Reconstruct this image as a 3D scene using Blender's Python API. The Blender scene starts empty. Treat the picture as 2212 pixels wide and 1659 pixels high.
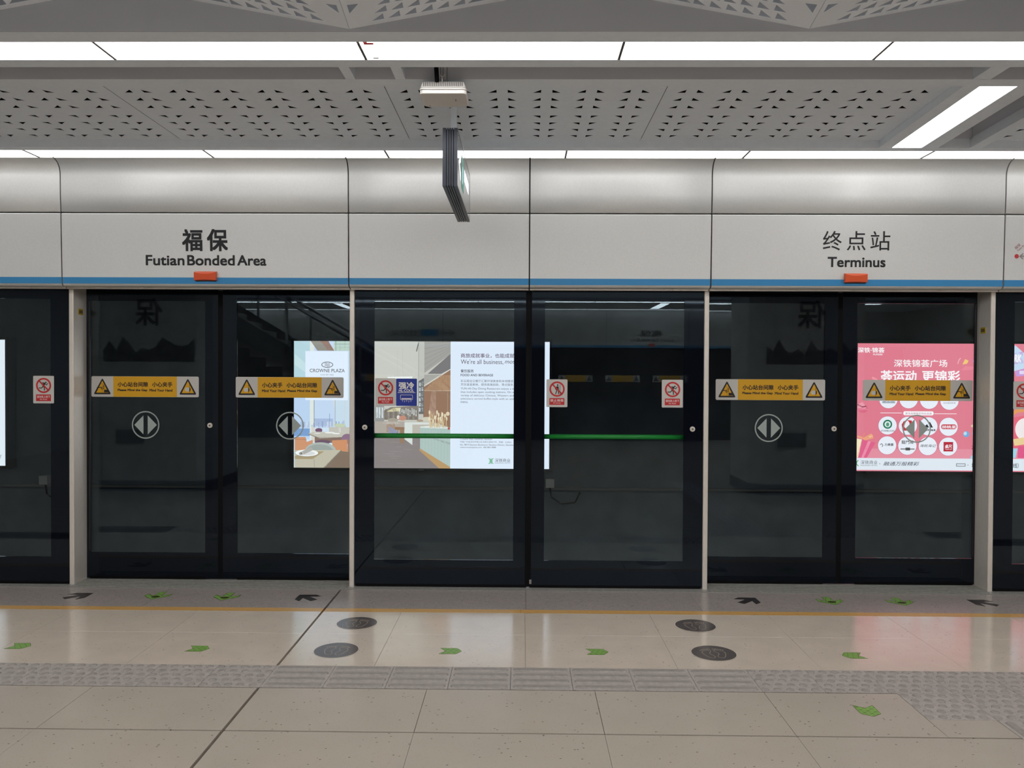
import bpy, math, random
from mathutils import Vector, Matrix
from mathutils.geometry import tessellate_polygon

# ------------------------------------------------------------------ camera
SC = bpy.context.scene
C = SC.collection
cam_d = bpy.data.cameras.new('camera')
cam_d.sensor_width = 36.0
cam_d.lens = 36.0 * 1733.15 / 2212.0
cam_d.clip_start = 0.05
cam = bpy.data.objects.new('camera', cam_d)
C.objects.link(cam)
YAW, PITCH, ROLL, EYE = 0.01231, -0.01295, 0.00465, 1.547
_f = Vector((-math.sin(YAW) * math.cos(PITCH), math.cos(YAW) * math.cos(PITCH), math.sin(PITCH)))
_r = Vector((math.cos(YAW), math.sin(YAW), 0))
_u = _r.cross(_f)
_r2 = _r * math.cos(ROLL) + _u * math.sin(ROLL)
_u2 = _u * math.cos(ROLL) - _r * math.sin(ROLL)
cam.matrix_world = Matrix(((_r2.x, _u2.x, -_f.x, 0), (_r2.y, _u2.y, -_f.y, 0), (_r2.z, _u2.z, -_f.z, EYE), (0, 0, 0, 1)))
SC.camera = cam

# ------------------------------------------------------------------ world and exposure
w = bpy.data.worlds.new('underground')
SC.world = w
w.use_nodes = True
w.node_tree.nodes['Background'].inputs[0].default_value = (0.02, 0.02, 0.022, 1)
w.node_tree.nodes['Background'].inputs[1].default_value = 0.05
SC.view_settings.view_transform = 'Standard'
SC.view_settings.look = 'None'
SC.view_settings.exposure = 0.0
SC.view_settings.gamma = 1.0
SC.view_settings.use_curve_mapping = False
SC.cycles.caustics_reflective = False     # no fireflies off the glass
SC.cycles.sample_clamp_indirect = 4.0
LAMP_FAR = 3.8      # the row along the header
LAMP_VAULT_FILL = 18.0    # added, unseen fill panels in the vault that lift the overall brightness
LAMP = 11.2          # strength of the ceiling light panels

# ------------------------------------------------------------------ materials
def lin(c):
    def g(v):
        v /= 255.0
        return v / 12.92 if v <= 0.04045 else ((v + 0.055) / 1.055) ** 2.4
    return tuple(g(v) for v in c)

_M = {}
def mat(name, rgb, rough=0.5, metal=0.0, spec=0.5, emit=0.0, coat=0.0):
    if name in _M:
        return _M[name]
    m = bpy.data.materials.new(name)
    m.use_nodes = True
    b = m.node_tree.nodes['Principled BSDF']
    col = (*lin(rgb), 1)
    b.inputs['Base Color'].default_value = col
    b.inputs['Roughness'].default_value = rough
    b.inputs['Metallic'].default_value = metal
    b.inputs['Specular IOR Level'].default_value = spec
    b.inputs['Coat Weight'].default_value = coat
    if emit:
        b.inputs['Emission Color'].default_value = col
        b.inputs['Emission Strength'].default_value = emit
    _M[name] = m
    return m

def nodes_of(m):
    nt = m.node_tree
    return nt, nt.nodes, nt.links, nt.nodes['Principled BSDF']

def add_noise(m, scale, lo, hi, detail=3, rough_var=None, stretch=None):
    """multiply the base colour by a noise between lo and hi (grain, mottling)"""
    nt, N, L, b = nodes_of(m)
    tc = N.new('ShaderNodeTexCoord')
    src = tc.outputs['Object']
    if stretch:
        mp = N.new('ShaderNodeMapping'); mp.inputs['Scale'].default_value = stretch
        L.new(src, mp.inputs['Vector']); src = mp.outputs['Vector']
    nz = N.new('ShaderNodeTexNoise'); nz.inputs['Scale'].default_value = scale; nz.inputs['Detail'].default_value = detail
    L.new(src, nz.inputs['Vector'])
    mr = N.new('ShaderNodeMapRange'); mr.inputs[1].default_value = 0.3; mr.inputs[2].default_value = 0.7
    mr.inputs[3].default_value = lo; mr.inputs[4].default_value = hi
    L.new(nz.outputs['Fac'], mr.inputs['Value'])
    old = b.inputs['Base Color']
    mx = N.new('ShaderNodeMix'); mx.data_type = 'RGBA'; mx.blend_type = 'MULTIPLY'; mx.inputs[0].default_value = 1
    if old.is_linked:
        L.new(old.links[0].from_socket, mx.inputs[6])
    else:
        mx.inputs[6].default_value = old.default_value
    L.new(mr.outputs[0], mx.inputs[7])
    L.new(mx.outputs[2], b.inputs['Base Color'])
    if rough_var:
        m2 = N.new('ShaderNodeMapRange'); m2.inputs[1].default_value = 0.3; m2.inputs[2].default_value = 0.7
        m2.inputs[3].default_value = rough_var[0]; m2.inputs[4].default_value = rough_var[1]
        L.new(nz.outputs['Fac'], m2.inputs['Value']); L.new(m2.outputs[0], b.inputs['Roughness'])
    return m

def add_specks(m, scale, thresh, rgb, stretch=(1, 1, 1), seed=0.0):
    """scatter small stone chips of another colour"""
    nt, N, L, b = nodes_of(m)
    tc = N.new('ShaderNodeTexCoord')
    mp = N.new('ShaderNodeMapping'); mp.inputs['Location'].default_value = (seed, seed * 1.7, 0)
    mp.inputs['Scale'].default_value = stretch
    L.new(tc.outputs['Object'], mp.inputs['Vector'])
    v = N.new('ShaderNodeTexVoronoi'); v.inputs['Scale'].default_value = scale
    L.new(mp.outputs['Vector'], v.inputs['Vector'])
    sep = N.new('ShaderNodeSeparateColor'); L.new(v.outputs['Color'], sep.inputs[0])
    gt = N.new('ShaderNodeMath'); gt.operation = 'GREATER_THAN'; gt.inputs[1].default_value = thresh
    L.new(sep.outputs[0], gt.inputs[0])
    lt = N.new('ShaderNodeMath'); lt.operation = 'LESS_THAN'; lt.inputs[1].default_value = 0.38
    L.new(v.outputs['Distance'], lt.inputs[0])
    mu = N.new('ShaderNodeMath'); mu.operation = 'MULTIPLY'
    L.new(gt.outputs[0], mu.inputs[0]); L.new(lt.outputs[0], mu.inputs[1])
    mx = N.new('ShaderNodeMix'); mx.data_type = 'RGBA'
    old = b.inputs['Base Color']
    if old.is_linked:
        L.new(old.links[0].from_socket, mx.inputs[6])
    else:
        mx.inputs[6].default_value = old.default_value
    mx.inputs[7].default_value = (*lin(rgb), 1)
    L.new(mu.outputs[0], mx.inputs[0]); L.new(mx.outputs[2], b.inputs['Base Color'])
    return m

def glass_mat():
    m = bpy.data.materials.new('clear_glass')
    m.use_nodes = True
    nt = m.node_tree; N = nt.nodes; L = nt.links
    N.clear()
    out = N.new('ShaderNodeOutputMaterial')
    tr = N.new('ShaderNodeBsdfTransparent'); tr.inputs[0].default_value = (0.93, 0.96, 0.955, 1)
    gl = N.new('ShaderNodeBsdfGlossy'); gl.inputs['Roughness'].default_value = 0.0; gl.inputs[0].default_value = (0.74, 0.9, 1, 1)
    lw = N.new('ShaderNodeLayerWeight'); lw.inputs['Blend'].default_value = 0.5
    pw = N.new('ShaderNodeMath'); pw.operation = 'POWER'; pw.inputs[1].default_value = 5.0
    L.new(lw.outputs['Facing'], pw.inputs[0])
    mr = N.new('ShaderNodeMapRange'); mr.inputs[3].default_value = 0.034; mr.inputs[4].default_value = 1.0
    L.new(pw.outputs[0], mr.inputs['Value'])
    mx = N.new('ShaderNodeMixShader')
    L.new(mr.outputs[0], mx.inputs[0]); L.new(tr.outputs[0], mx.inputs[1]); L.new(gl.outputs[0], mx.inputs[2])
    L.new(mx.outputs[0], out.inputs[0])
    return m

GLASS = glass_mat()
FRIT = mat('black_frit_glass', (13, 16, 24), 0.03, spec=0.36)
FRIT.node_tree.nodes['Principled BSDF'].inputs['Specular Tint'].default_value = (0.66, 0.84, 1, 1)
BLACKRUBBER = mat('black_rubber', (6, 6, 9), 0.7, spec=0.15)
STEEL = add_noise(mat('brushed_stainless', (234, 226, 216), 0.34, 0.4), 60, 0.9, 1.06, stretch=(8, 8, 0.3))
ALU = add_noise(mat('threshold_aluminium', (150, 148, 142), 0.42, 0.25), 40, 0.8, 1.1)
FASCIA = add_noise(mat('satin_silver_panel', (216, 216, 214), 0.52, 0.5), 90, 0.97, 1.02)
FASCIA2 = mat('pale_header_panel', (200, 200, 198), 0.5)
BACKING = mat('dark_backing', (30, 30, 32), 0.8)
BLUE = mat('blue_stripe_paint', (46, 134, 190), 0.4)
CEIL = add_noise(mat('ceiling_white_metal', (238, 246, 255), 0.55), 30, 0.98, 1.02)
CEILD = mat('slot_grey_metal', (225, 228, 236), 0.6)
BULK = mat('bulkhead_grey_metal', (168, 169, 173), 0.55)
VOID = mat('ceiling_void_black', (24, 24, 30), 0.95, spec=0.1)
LIGHT = mat('lamp_diffuser', (255, 255, 255), 0.5, emit=LAMP)
LIGHT_FAR = mat('lamp_diffuser_header_row', (255, 255, 255), 0.5, emit=LAMP_FAR)
LIGHT_VAULT_FILL = mat('added_vault_fill_glow', (255, 255, 255), 0.5, emit=LAMP_VAULT_FILL)
SEAM = mat('lamp_seam_grey', (90, 84, 82), 0.6)
TILE = mat('beige_terrazzo', (196, 183, 168), 0.12, spec=0.65)
add_noise(TILE, 6, 0.96, 1.03, 5, rough_var=(0.09, 0.16))
add_specks(TILE, 210, 0.965, (150, 137, 124), (1, 1.8, 1), 3)
add_specks(TILE, 90, 0.992, (112, 100, 90), (1.0, 1.8, 1), 11)
TILE2 = mat('beige_terrazzo_inner', (173, 163, 151), 0.2, spec=0.45)
add_noise(TILE2, 3, 0.97, 1.02, 2)
add_specks(TILE2, 190, 0.94, (150, 137, 126), (1, 1.6, 1), 5)
add_specks(TILE2, 80, 0.985, (108, 97, 88), (1, 1.6, 1), 15)
GRANITE = mat('grey_speckled_granite', (150, 141, 136), 0.3)
add_noise(GRANITE, 25, 0.9, 1.06, 4)
add_specks(GRANITE, 70, 0.86, (166, 158, 152), (1, 1.3, 1), 2)
add_specks(GRANITE, 80, 0.86, (84, 78, 76), (1, 1.3, 1), 6)
TACT = mat('grey_tactile_stone', (160, 152, 146), 0.55)
add_noise(TACT, 40, 0.86, 1.08, 5)
add_specks(TACT, 120, 0.93, (90, 82, 78), (1, 1.5, 1), 4)
TACTD = add_noise(mat('grey_tactile_stone_worn', (142, 135, 129), 0.5), 40, 0.85, 1.1, 4)
YELLOW_LINE = add_noise(mat('ochre_line_stone', (196, 152, 88), 0.3), 30, 0.93, 1.05)
JOINT = mat('joint_brown', (44, 35, 29), 0.9, spec=0.1)
WALLG = mat('grey_wall_panel', (200, 198, 194), 0.6)
TRACKWALL = add_noise(mat('tunnel_concrete', (88, 93, 102), 0.85), 3, 0.8, 1.1)
BLACKINK = mat('black_ink', (20, 19, 24), 0.6)
WHITEPL = mat('white_plastic', (226, 222, 216), 0.45)

# ------------------------------------------------------------------ mesh helpers
class MB:
    def __init__(s):
        s.v = []; s.f = []; s.mi = []; s.m = 0; s.smooth = []; s.sm = False
    def add(s, pts, faces):
        o = len(s.v)
        s.v += [tuple(p) for p in pts]
        for f in faces:
            s.f.append([o + i for i in f]); s.mi.append(s.m); s.smooth.append(s.sm)
    def box(s, x0, x1, y0, y1, z0, z1):
        s.add([(x0, y0, z0), (x1, y0, z0), (x1, y1, z0), (x0, y1, z0), (x0, y0, z1), (x1, y0, z1), (x1, y1, z1), (x0, y1, z1)],
              [(0, 3, 2, 1), (4, 5, 6, 7), (0, 1, 5, 4), (1, 2, 6, 5), (2, 3, 7, 6), (3, 0, 4, 7)])
        return s
    def prism(s, bot, top):
        n = len(bot)
        s.add(list(bot) + list(top), [tuple(reversed(range(n))), tuple(range(n, 2 * n))] + [(i, (i + 1) % n, n + (i + 1) % n, n + i) for i in range(n)])
        return s
    def extrude_x(s, prof, x0, x1):
        """closed (y, z) profile swept along x"""
        n = len(prof)
        s.add([(x0, y, z) for y, z in prof] + [(x1, y, z) for y, z in prof],
              [tuple(range(n)), tuple(reversed(range(n, 2 * n)))] + [((i + 1) % n, i, n + i, n + (i + 1) % n) for i in range(n)])
        return s
    def tube(s, p, q, r, n=12, r2=None):
        p, q = Vector(p), Vector(q); d = (q - p).normalized()
        a = d.orthogonal().normalized(); b = d.cross(a); r2 = r if r2 is None else r2
        ring = lambda c, rr: [c + (a * math.cos(t) + b * math.sin(t)) * rr for t in [2 * math.pi * i / n for i in range(n)]]
        s.add(ring(p, r) + ring(q, r2), [tuple(reversed(range(n))), tuple(range(n, 2 * n))])
        o = len(s.v) - 2 * n
        for i in range(n):
            s.f.append([o + i, o + (i + 1) % n, o + n + (i + 1) % n, o + n + i]); s.mi.append(s.m); s.smooth.append(True)
        return s
    def build(s, name, mats, parent=None, loc=None):
        me = bpy.data.meshes.new(name)
        me.from_pydata(s.v, [], s.f)
        for m in (mats if isinstance(mats, (list, tuple)) else [mats]):
            me.materials.append(m)
        me.polygons.foreach_set('material_index', s.mi)
        me.polygons.foreach_set('use_smooth', s.smooth)
        me.update()
        o = bpy.data.objects.new(name, me)
        C.objects.link(o)
        if loc is not None:
            o.location = loc
        if parent is not None:
            o.parent = parent
        return o

def empty(name, loc=(0, 0, 0), rz=0.0):
    o = bpy.data.objects.new(name, None)
    C.objects.link(o)
    o.location = loc; o.rotation_euler.z = rz; o.empty_display_size = 0.1
    return o
def tag(o, label, cat, group=None):
    o['label'] = label; o['category'] = cat
    if group: o['group'] = group
    return o
def struct(o, label=None):
    o['kind'] = 'structure'
    if label: o['label'] = label
    return o

# flat shapes, (u, v) points
def rrect(u0, u1, v0, v1, r, n=4):
    pts = []
    for cu, cv, a0 in ((u1 - r, v0 + r, -90), (u1 - r, v1 - r, 0), (u0 + r, v1 - r, 90), (u0 + r, v0 + r, 180)):
        for i in range(n + 1):
            a = math.radians(a0 + 90 * i / n)
            pts.append((cu + r * math.cos(a), cv + r * math.sin(a)))
    return pts
def rect(u0, u1, v0, v1):
    return [(u0, v0), (u1, v0), (u1, v1), (u0, v1)]
def circ(cu, cv, r, n=28, r2=None):
    r2 = r if r2 is None else r2
    return [(cu + r * math.cos(2 * math.pi * i / n), cv + r2 * math.sin(2 * math.pi * i / n)) for i in range(n)]
def seg(p, q, w):
    dx, dy = q[0] - p[0], q[1] - p[1]; L = math.hypot(dx, dy) or 1e-9
    nx, ny = -dy / L * w / 2, dx / L * w / 2
    return [(p[0] - nx, p[1] - ny), (q[0] - nx, q[1] - ny), (q[0] + nx, q[1] + ny), (p[0] + nx, p[1] + ny)]

class Print:
    """flat print: polygons on a plane, each layer a hair in front of the last. up='z' faces -Y, up='y' lies on the floor facing up"""
    def __init__(s, up='z', d0=0.0, step=0.0004):
        s.b = MB(); s.up = up; s.d = d0; s.step = step; s.mats = []
    def _p(s, u, v):
        return (u, -s.d, v) if s.up == 'z' else (u, v, s.d)
    def ink(s, m):
        if m not in s.mats: s.mats.append(m)
        s.b.m = s.mats.index(m); return s
    def layer(s):
        s.d += s.step; return s
    def poly(s, pts, m=None):
        if m: s.ink(m)
        a = sum(pts[i][0] * pts[(i + 1) % len(pts)][1] - pts[(i + 1) % len(pts)][0] * pts[i][1] for i in range(len(pts)))
        if a < 0: pts = list(reversed(pts))
        s.b.add([s._p(*p) for p in pts], [tuple(range(len(pts)))]); return s
    def ring(s, cu, cv, r0, r1, m=None, n=36, asp=1.0):
        if m: s.ink(m)
        A = circ(cu, cv, r0, n, r0 * asp); B = circ(cu, cv, r1, n, r1 - (r0 - r0 * asp))
        for i in range(n):
            j = (i + 1) % n
            s.b.add([s._p(*A[i]), s._p(*B[i]), s._p(*B[j]), s._p(*A[j])], [(0, 1, 2, 3)])
        return s
    def stroke(s, pts, w, m=None, cap=True):
        if m: s.ink(m)
        d0 = s.d
        for i, (a, b) in enumerate(zip(pts, pts[1:])):
            s.d = d0 + 0.00006 * (i % 2); s.poly(seg(a, b, w))
        if cap:
            s.d = d0 + 0.00012
            for p in pts: s.poly(circ(p[0], p[1], w / 2, 8))
        s.d = d0
        return s
    def outline(s, pts, w, m=None):
        return s.stroke(list(pts) + [pts[0]], w, m)
    def text(s, body, u0, u1, v0, v1, m=None, bold=0.0, slant=0.0, rot=0.0):
        """lettering fitted to the box u0..u1, v0..v1"""
        if m: s.ink(m)
        vs, fs = glyphs(body, 0.0, slant)
        x0 = min(p[0] for p in vs); x1 = max(p[0] for p in vs); y0 = min(p[1] for p in vs); y1 = max(p[1] for p in vs)
        su = (u1 - u0) / (x1 - x0); sv = (v1 - v0) / (y1 - y0)
        pts = [(u0 + (x - x0) * su, v0 + (y - y0) * sv) for x, y in vs]
        if rot:
            c, sn = math.cos(rot), math.sin(rot)
            pts = [(u0 + (p[0] - u0) * c - (p[1] - v0) * sn, v0 + (p[0] - u0) * sn + (p[1] - v0) * c) for p in pts]
        hgt = (v1 - v0) * bold
        for du, dv in (((0, 0),) if not bold else ((-hgt, -hgt), (hgt, -hgt), (hgt, hgt), (-hgt, hgt))):
            s.b.add([s._p(p[0] + du, p[1] + dv) for p in pts], fs); s.d += 0.00007
        s.d -= 0.00007 * (4 if bold else 1)
        return s
    def build(s, name, parent, loc=None):
        return s.b.build(name, s.mats, parent, loc)

_G = {}
def glyphs(body, bold=0.0, slant=0.0):
    k = (body, bold, slant)
    if k not in _G:
        cu = bpy.data.curves.new('t', 'FONT'); cu.body = body; cu.offset = bold; cu.shear = slant; cu.resolution_u = 4
        ob = bpy.data.objects.new('t', cu); C.objects.link(ob)
        bpy.context.view_layer.update()
        me = bpy.data.meshes.new_from_object(ob.evaluated_get(bpy.context.evaluated_depsgraph_get()))
        _G[k] = ([(v.co.x, v.co.y) for v in me.vertices], [tuple(p.vertices) for p in me.polygons])
        bpy.data.objects.remove(ob); bpy.data.curves.remove(cu); bpy.data.meshes.remove(me)
    return _G[k]

# ================================================================== STRUCTURE
YF = 5.77                    # face of the fixed screen panels
YS = 5.93                    # face of the sliding doors
PERIOD = 4.577
ED = [0.049 + PERIOD * k for k in (-1, 0, 1)]        # middle of each pair of emergency doors
SD = [2.337 + PERIOD * k for k in (-2, -1, 0, 1)]    # middle of each pair of sliding doors
POST = sorted([c - 1.0165 for c in SD] + [c + 1.0165 for c in SD])
POST = [p for p in POST if -6.5 < p < 6.5]
X0, X1 = -9.0, 9.0

# ---------------------------------------------------------------- floor
floor = struct(empty('floor'), 'beige terrazzo platform floor with grey edge stone and tactile paving')
MB().box(X0, X1, -7.1, 5.96, -0.30, -0.022).build('slab', JOINT, floor)
def tiles(y0, y1, xs, m, name, gx=0.0007, gy=0.0007, wide=()):
    for a, b in zip(xs, xs[1:]):
        ga = 0.007 if any(abs(a - q) < 0.01 for q in wide) else gx
        gb = 0.007 if any(abs(b - q) < 0.01 for q in wide) else gx
        bm = MB(); e = 0.0003
        A = (a + ga, y0 + gy, b - gb, y1 - gy)
        lo = [(A[0], A[1], -0.022), (A[2], A[1], -0.022), (A[2], A[3], -0.022), (A[0], A[3], -0.022)]
        mid = [(x, y, -e) for x, y, _ in lo]
        up = [(A[0] + e, A[1] + e, 0), (A[2] - e, A[1] + e, 0), (A[2] - e, A[3] - e, 0), (A[0] + e, A[3] - e, 0)]
        bm.add(lo + mid + up, [(8, 9, 10, 11)] + [(i, (i + 1) % 4, 4 + (i + 1) % 4, 4 + i) for i in range(4)] + [(4 + i, 4 + (i + 1) % 4, 8 + (i + 1) % 4, 8 + i) for i in range(4)])
        bm.build(name, m, floor)
EXP = -1.285
def row(anchor, step, lo, hi, extra=()):
    k0 = math.ceil((lo - anchor) / step); k1 = math.floor((hi - anchor) / step)
    return sorted(set([lo, hi] + [round(anchor + step * k, 4) for k in range(k0, k1 + 1)] + list(extra)))
tiles(5.24, 5.695, [X0, -6.1, -4.9, -3.7, -2.5, EXP, 0.034, 1.19, 2.34, 3.5, 4.7, 5.9, X1], GRANITE, 'edge_stone', wide=(EXP,))
tiles(5.163, 5.24, [X0, -4.5, -2.9, EXP, 0.0, 1.6, 3.2, 4.8, X1], YELLOW_LINE, 'line_strip', wide=(EXP,))
xs_a = [X0, -6.1, -5.3, -4.5, -3.7, -2.9, -2.09, EXP, -0.772, 0.026, 0.828, 1.585, 2.343, 3.14, 3.94, 4.74, 5.54, 6.34, X1]
tiles(4.73, 5.163, xs_a, TILE, 'floor_tile', gy=0.0003, wide=(EXP,))
tiles(4.207, 4.73, xs_a, TILE, 'floor_tile', gy=0.0003, wide=(EXP,))
xs_b = [X0, -6.2, -5.38, -4.56, -3.74, -2.92, -2.1, EXP, -0.458, 0.363, 1.185, 1.832]
tiles(3.43, 3.905, xs_b, TILE2, 'floor_tile', gy=0.005, gx=0.0012, wide=(EXP,))
tiles(3.43, 3.618, [1.832, 2.141], TILE2, 'floor_tile', gy=0.005, gx=0.0012)
tiles(3.43, 3.618, [2.449, 3.27, 4.09, 4.91, 5.73, X1], TILE2, 'floor_tile', gy=0.005, gx=0.0012)
tiles(3.618, 3.905, [2.757, 3.27, 4.09, 4.91, 5.73, X1], TILE2, 'floor_tile', gy=0.0015, gx=0.0012)
xs_c = [X0, -6.2, -5.38, -4.56, -3.74, -2.92, -2.1, EXP, -0.458, 0.363, 1.185, 2.141]
xs_d = [2.449, 3.27, 4.09, 4.91, 5.73, X1]
for y0, y1 in ((2.6, 3.43), (1.78, 2.6), (0.96, 1.78), (0.14, 0.96)):
    g = 0.005
    tiles(y0, y1, xs_c, TILE2, 'floor_tile', gy=g if y1 == 3.43 else 0.0012, wide=(EXP,))
    tiles(y0, y1, xs_d, TILE2, 'floor_tile', gy=g if y1 == 3.43 else 0.0012)
MB().box(X0, X1, -7.1, 0.14, -0.022, 0).build('floor_slab', TILE2, floor)

# tactile paving: dome blocks and bar blocks, each block one piece with its raised studs
def dome_mesh(w, d):
    bm = MB(); bm.box(0.001, w - 0.001, 0.001, d - 0.001, -0.02, 0.0005)
    nx, ny = 5, 5
    bm.m = 1
    for j in range(ny):
        for i in range(nx):
            cx = (i + 0.5) * w / nx + (0.012 if j % 2 else -0.012); cy = (j + 0.5) * d / ny
            rings = []
            for r, z in ((0.0205, 0.0003), (0.0175, 0.004), (0.012, 0.0055)):
                rings.append([(cx + r * math.cos(t), cy + r * math.sin(t), z) for t in [2 * math.pi * k / 10 for k in range(10)]])
            o = sum(rings, [])
            bm.sm = True
            bm.add(o, [(a * 10 + k, a * 10 + (k + 1) % 10, a * 10 + 10 + (k + 1) % 10, a * 10 + 10 + k) for a in range(2) for k in range(10)] + [tuple(range(20, 30))])
            bm.sm = False
    return bm
def bar_mesh(w, d, along_x=True):
    bm = MB(); bm.box(0.001, w - 0.001, 0.001, d - 0.001, -0.02, 0.0005)
    bm.m = 1
    n = 4
    for j in range(n):
        c = (j + 0.5) * (d if along_x else w) / n; hw = 0.0225
        L = w if along_x else d
        lo = rrect(0.012, L - 0.012, c - hw, c + hw, 0.02, 4); hi = rrect(0.018, L - 0.018, c - hw + 0.008, c + hw - 0.008, 0.012, 4)
        fl = (lambda p, z: (p[0], p[1], z)) if along_x else (lambda p, z: (p[1], p[0], z))
        A = [fl(p, 0.0003) for p in lo]; B = [fl(p, 0.0055) for p in hi]
        if not along_x: A.reverse(); B.reverse()
        k = len(A)
        bm.add(A + B, [tuple(range(k, 2 * k))] + [(i, (i + 1) % k, k + (i + 1) % k, k + i) for i in range(k)])
    return bm
TW, TD, TY = 0.308, 0.300, 3.906
dome0 = dome_mesh(TW, TD).build('tactile_dome_block', [TACT, TACTD], floor, (0, 0, 0))
bar0 = bar_mesh(TW, TD).build('tactile_bar_block', [TACT, TACTD], floor, (0, 0, 0))
barv0 = bar_mesh(TW, TD, False).build('tactile_bar_block', [TACT, TACTD], floor, (0, 0, 0))
used = set()
def put(src, x, y):
    o = src if src not in used else src.copy()
    if src in used: C.objects.link(o)
    used.add(src)
    o.location = (x, y, 0); o.parent = floor
for k in range(-12, 12):
    x = 0.258 + TW * k
    if x < -4.6 or x > 4.6: continue
    if -1.31 < x < 1.15: put(bar0, x, TY)
    else: put(dome0, x, TY)
for k in range(3): put(dome0, 1.832 + TW * k, 3.606)
for k in range(12): put(barv0, 2.141, 3.306 - TD * k)

# threshold of the screen doors: grooved aluminium
th = MB()
th.box(X0, X1, 5.695, 5.965, -0.10, 0.004)
th.build('threshold', ALU, floor)
for c in SD[1:3]:
    g = MB()
    for i in range(7):
        g.box(c - 0.99, c + 0.99, 5.715 + i * 0.03, 5.729 + i * 0.03, 0.004, 0.0075)
    g.build('threshold_groove', ALU, floor)

# ---------------------------------------------------------------- front wall: header, posts
wall = struct(empty('wall_front'), 'silver grey metal header and posts of the platform screen doors')
MB().box(X0, X1, 5.665, 6.06, 2.162, 3.2).build('header_body', BACKING, wall)
def smooth_prof(pts): return pts
low = [(5.69, 2.150), (5.676, 2.150), (5.662, 2.1535), (5.652, 2.161), (5.6465, 2.170), (5.6455, 2.18), (5.6325, 2.659), (5.637, 2.6645), (5.69, 2.6645)]
upp = [(5.69, 2.673), (5.637, 2.673), (5.632, 2.678), (5.6265, 2.80)] + [(5.541 + 0.0845 * math.sin(math.radians(t)), 3.029 - 0.100 * (1 - math.cos(math.radians(t)))) for t in (90, 82, 74, 66, 58, 50, 42, 34, 26, 18, 10, 0)] + [(5.541, 3.06), (5.69, 3.06)]
joints = [-6.6] + [-5.77, ] + [-4.528, -3.2565, -1.2235, 0.049, 1.3205, 3.3535, 4.626, 5.89, 7.93]
joints = [-7.83, -5.80, -4.528, -3.2565, -1.2235, 0.049, 1.3205, 3.3535, 4.626, 5.8975, 7.93]
for a, b in zip(joints, joints[1:]):
    g = 0.0045
    bm = MB(); bm.extrude_x(low, a + g, b - g); p = bm.build('fascia_panel', FASCIA, wall)
    st = MB(); st.extrude_x([(5.6470, 2.1695), (5.6452, 2.1705), (5.6440, 2.2150), (5.6460, 2.2150)], a + g, b - g); st.build('blue_stripe', BLUE, p)
    bm = MB(); bm.extrude_x(upp, a + g, b - g)
    for i, f_ in enumerate(bm.f):
        if 2 <= i - 2 < len(upp) - 4: bm.smooth[i] = True
    bm.build('fascia_panel', FASCIA, wall)
    lip = MB(); lip.box(a + g, b - g, 5.70, 5.745, 2.140, 2.152); lip.build('soffit_rail', STEEL, wall)
    for t in (0.27, 0.8):
        sx = a + (b - a) * t
        MB().tube((sx, 5.70, 2.151), (sx, 5.70, 2.143), 0.008, 8).build('screw', STEEL, wall)
for px in POST:
    bm = MB(); pr = rrect(px - 0.0175, px + 0.0175, YF - 0.012, YS + 0.01, 0.006, 3)
    bm.prism([(x, y, 0.004) for x, y in pr], [(x, y, 2.16) for x, y in pr])
    bm.build('door_post', STEEL, wall)

# ---------------------------------------------------------------- doors
door_n = 0
def leaf(x0, x1, c0, c1, y, z0=0.012, z1=2.158, label=None, cz0=0.20, cz1=2.075):
    """one framed glass leaf: black printed border with a clear pane inside"""
    global door_n
    door_n += 1
    d = struct(empty('door_%d' % door_n, ((x0 + x1) / 2, y, z0)), label)
    ox, oy, oz = (x0 + x1) / 2, y, z0
    t = 0.014
    b = MB()
    b.box(x0 - ox, c0 - ox, 0, t, 0, z1 - oz); b.box(c1 - ox, x1 - ox, 0, t, 0, z1 - oz)
    b.box(c0 - ox, c1 - ox, 0, t, 0, cz0 - oz); b.box(c0 - ox, c1 - ox, 0, t, cz1 - oz, z1 - oz)
    b.build('black_border', FRIT, d)
    MB().box(c0 - ox, c1 - ox, 0.0005, t - 0.0005, cz0 - oz, cz1 - oz).build('glass_pane', GLASS, d)
    return d, ox, oy, oz
def lock(d, ox, oz, x, z):
    b = MB(); b.tube((x - ox, 0, z - oz), (x - ox, -0.008, z - oz), 0.0185, 24)
    b.tube((x - ox, -0.008, z - oz), (x - ox, -0.011, z - oz), 0.0145, 24, 0.0125)
    k = b.build('lock', STEEL, d); k['label'] = 'round steel lock'
    b = MB(); b.tube((x - ox, -0.0108, z - oz), (x - ox, -0.0125, z - oz), 0.0065, 16); b.box(x - ox - 0.0012, x - ox + 0.0012, -0.0132, -0.012, z - oz - 0.005, z - oz + 0.005)
    b.build('keyhole', SEAM, k)
GREEN_BAR = mat('green_push_bar', (38, 150, 62), 0.35)
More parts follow.
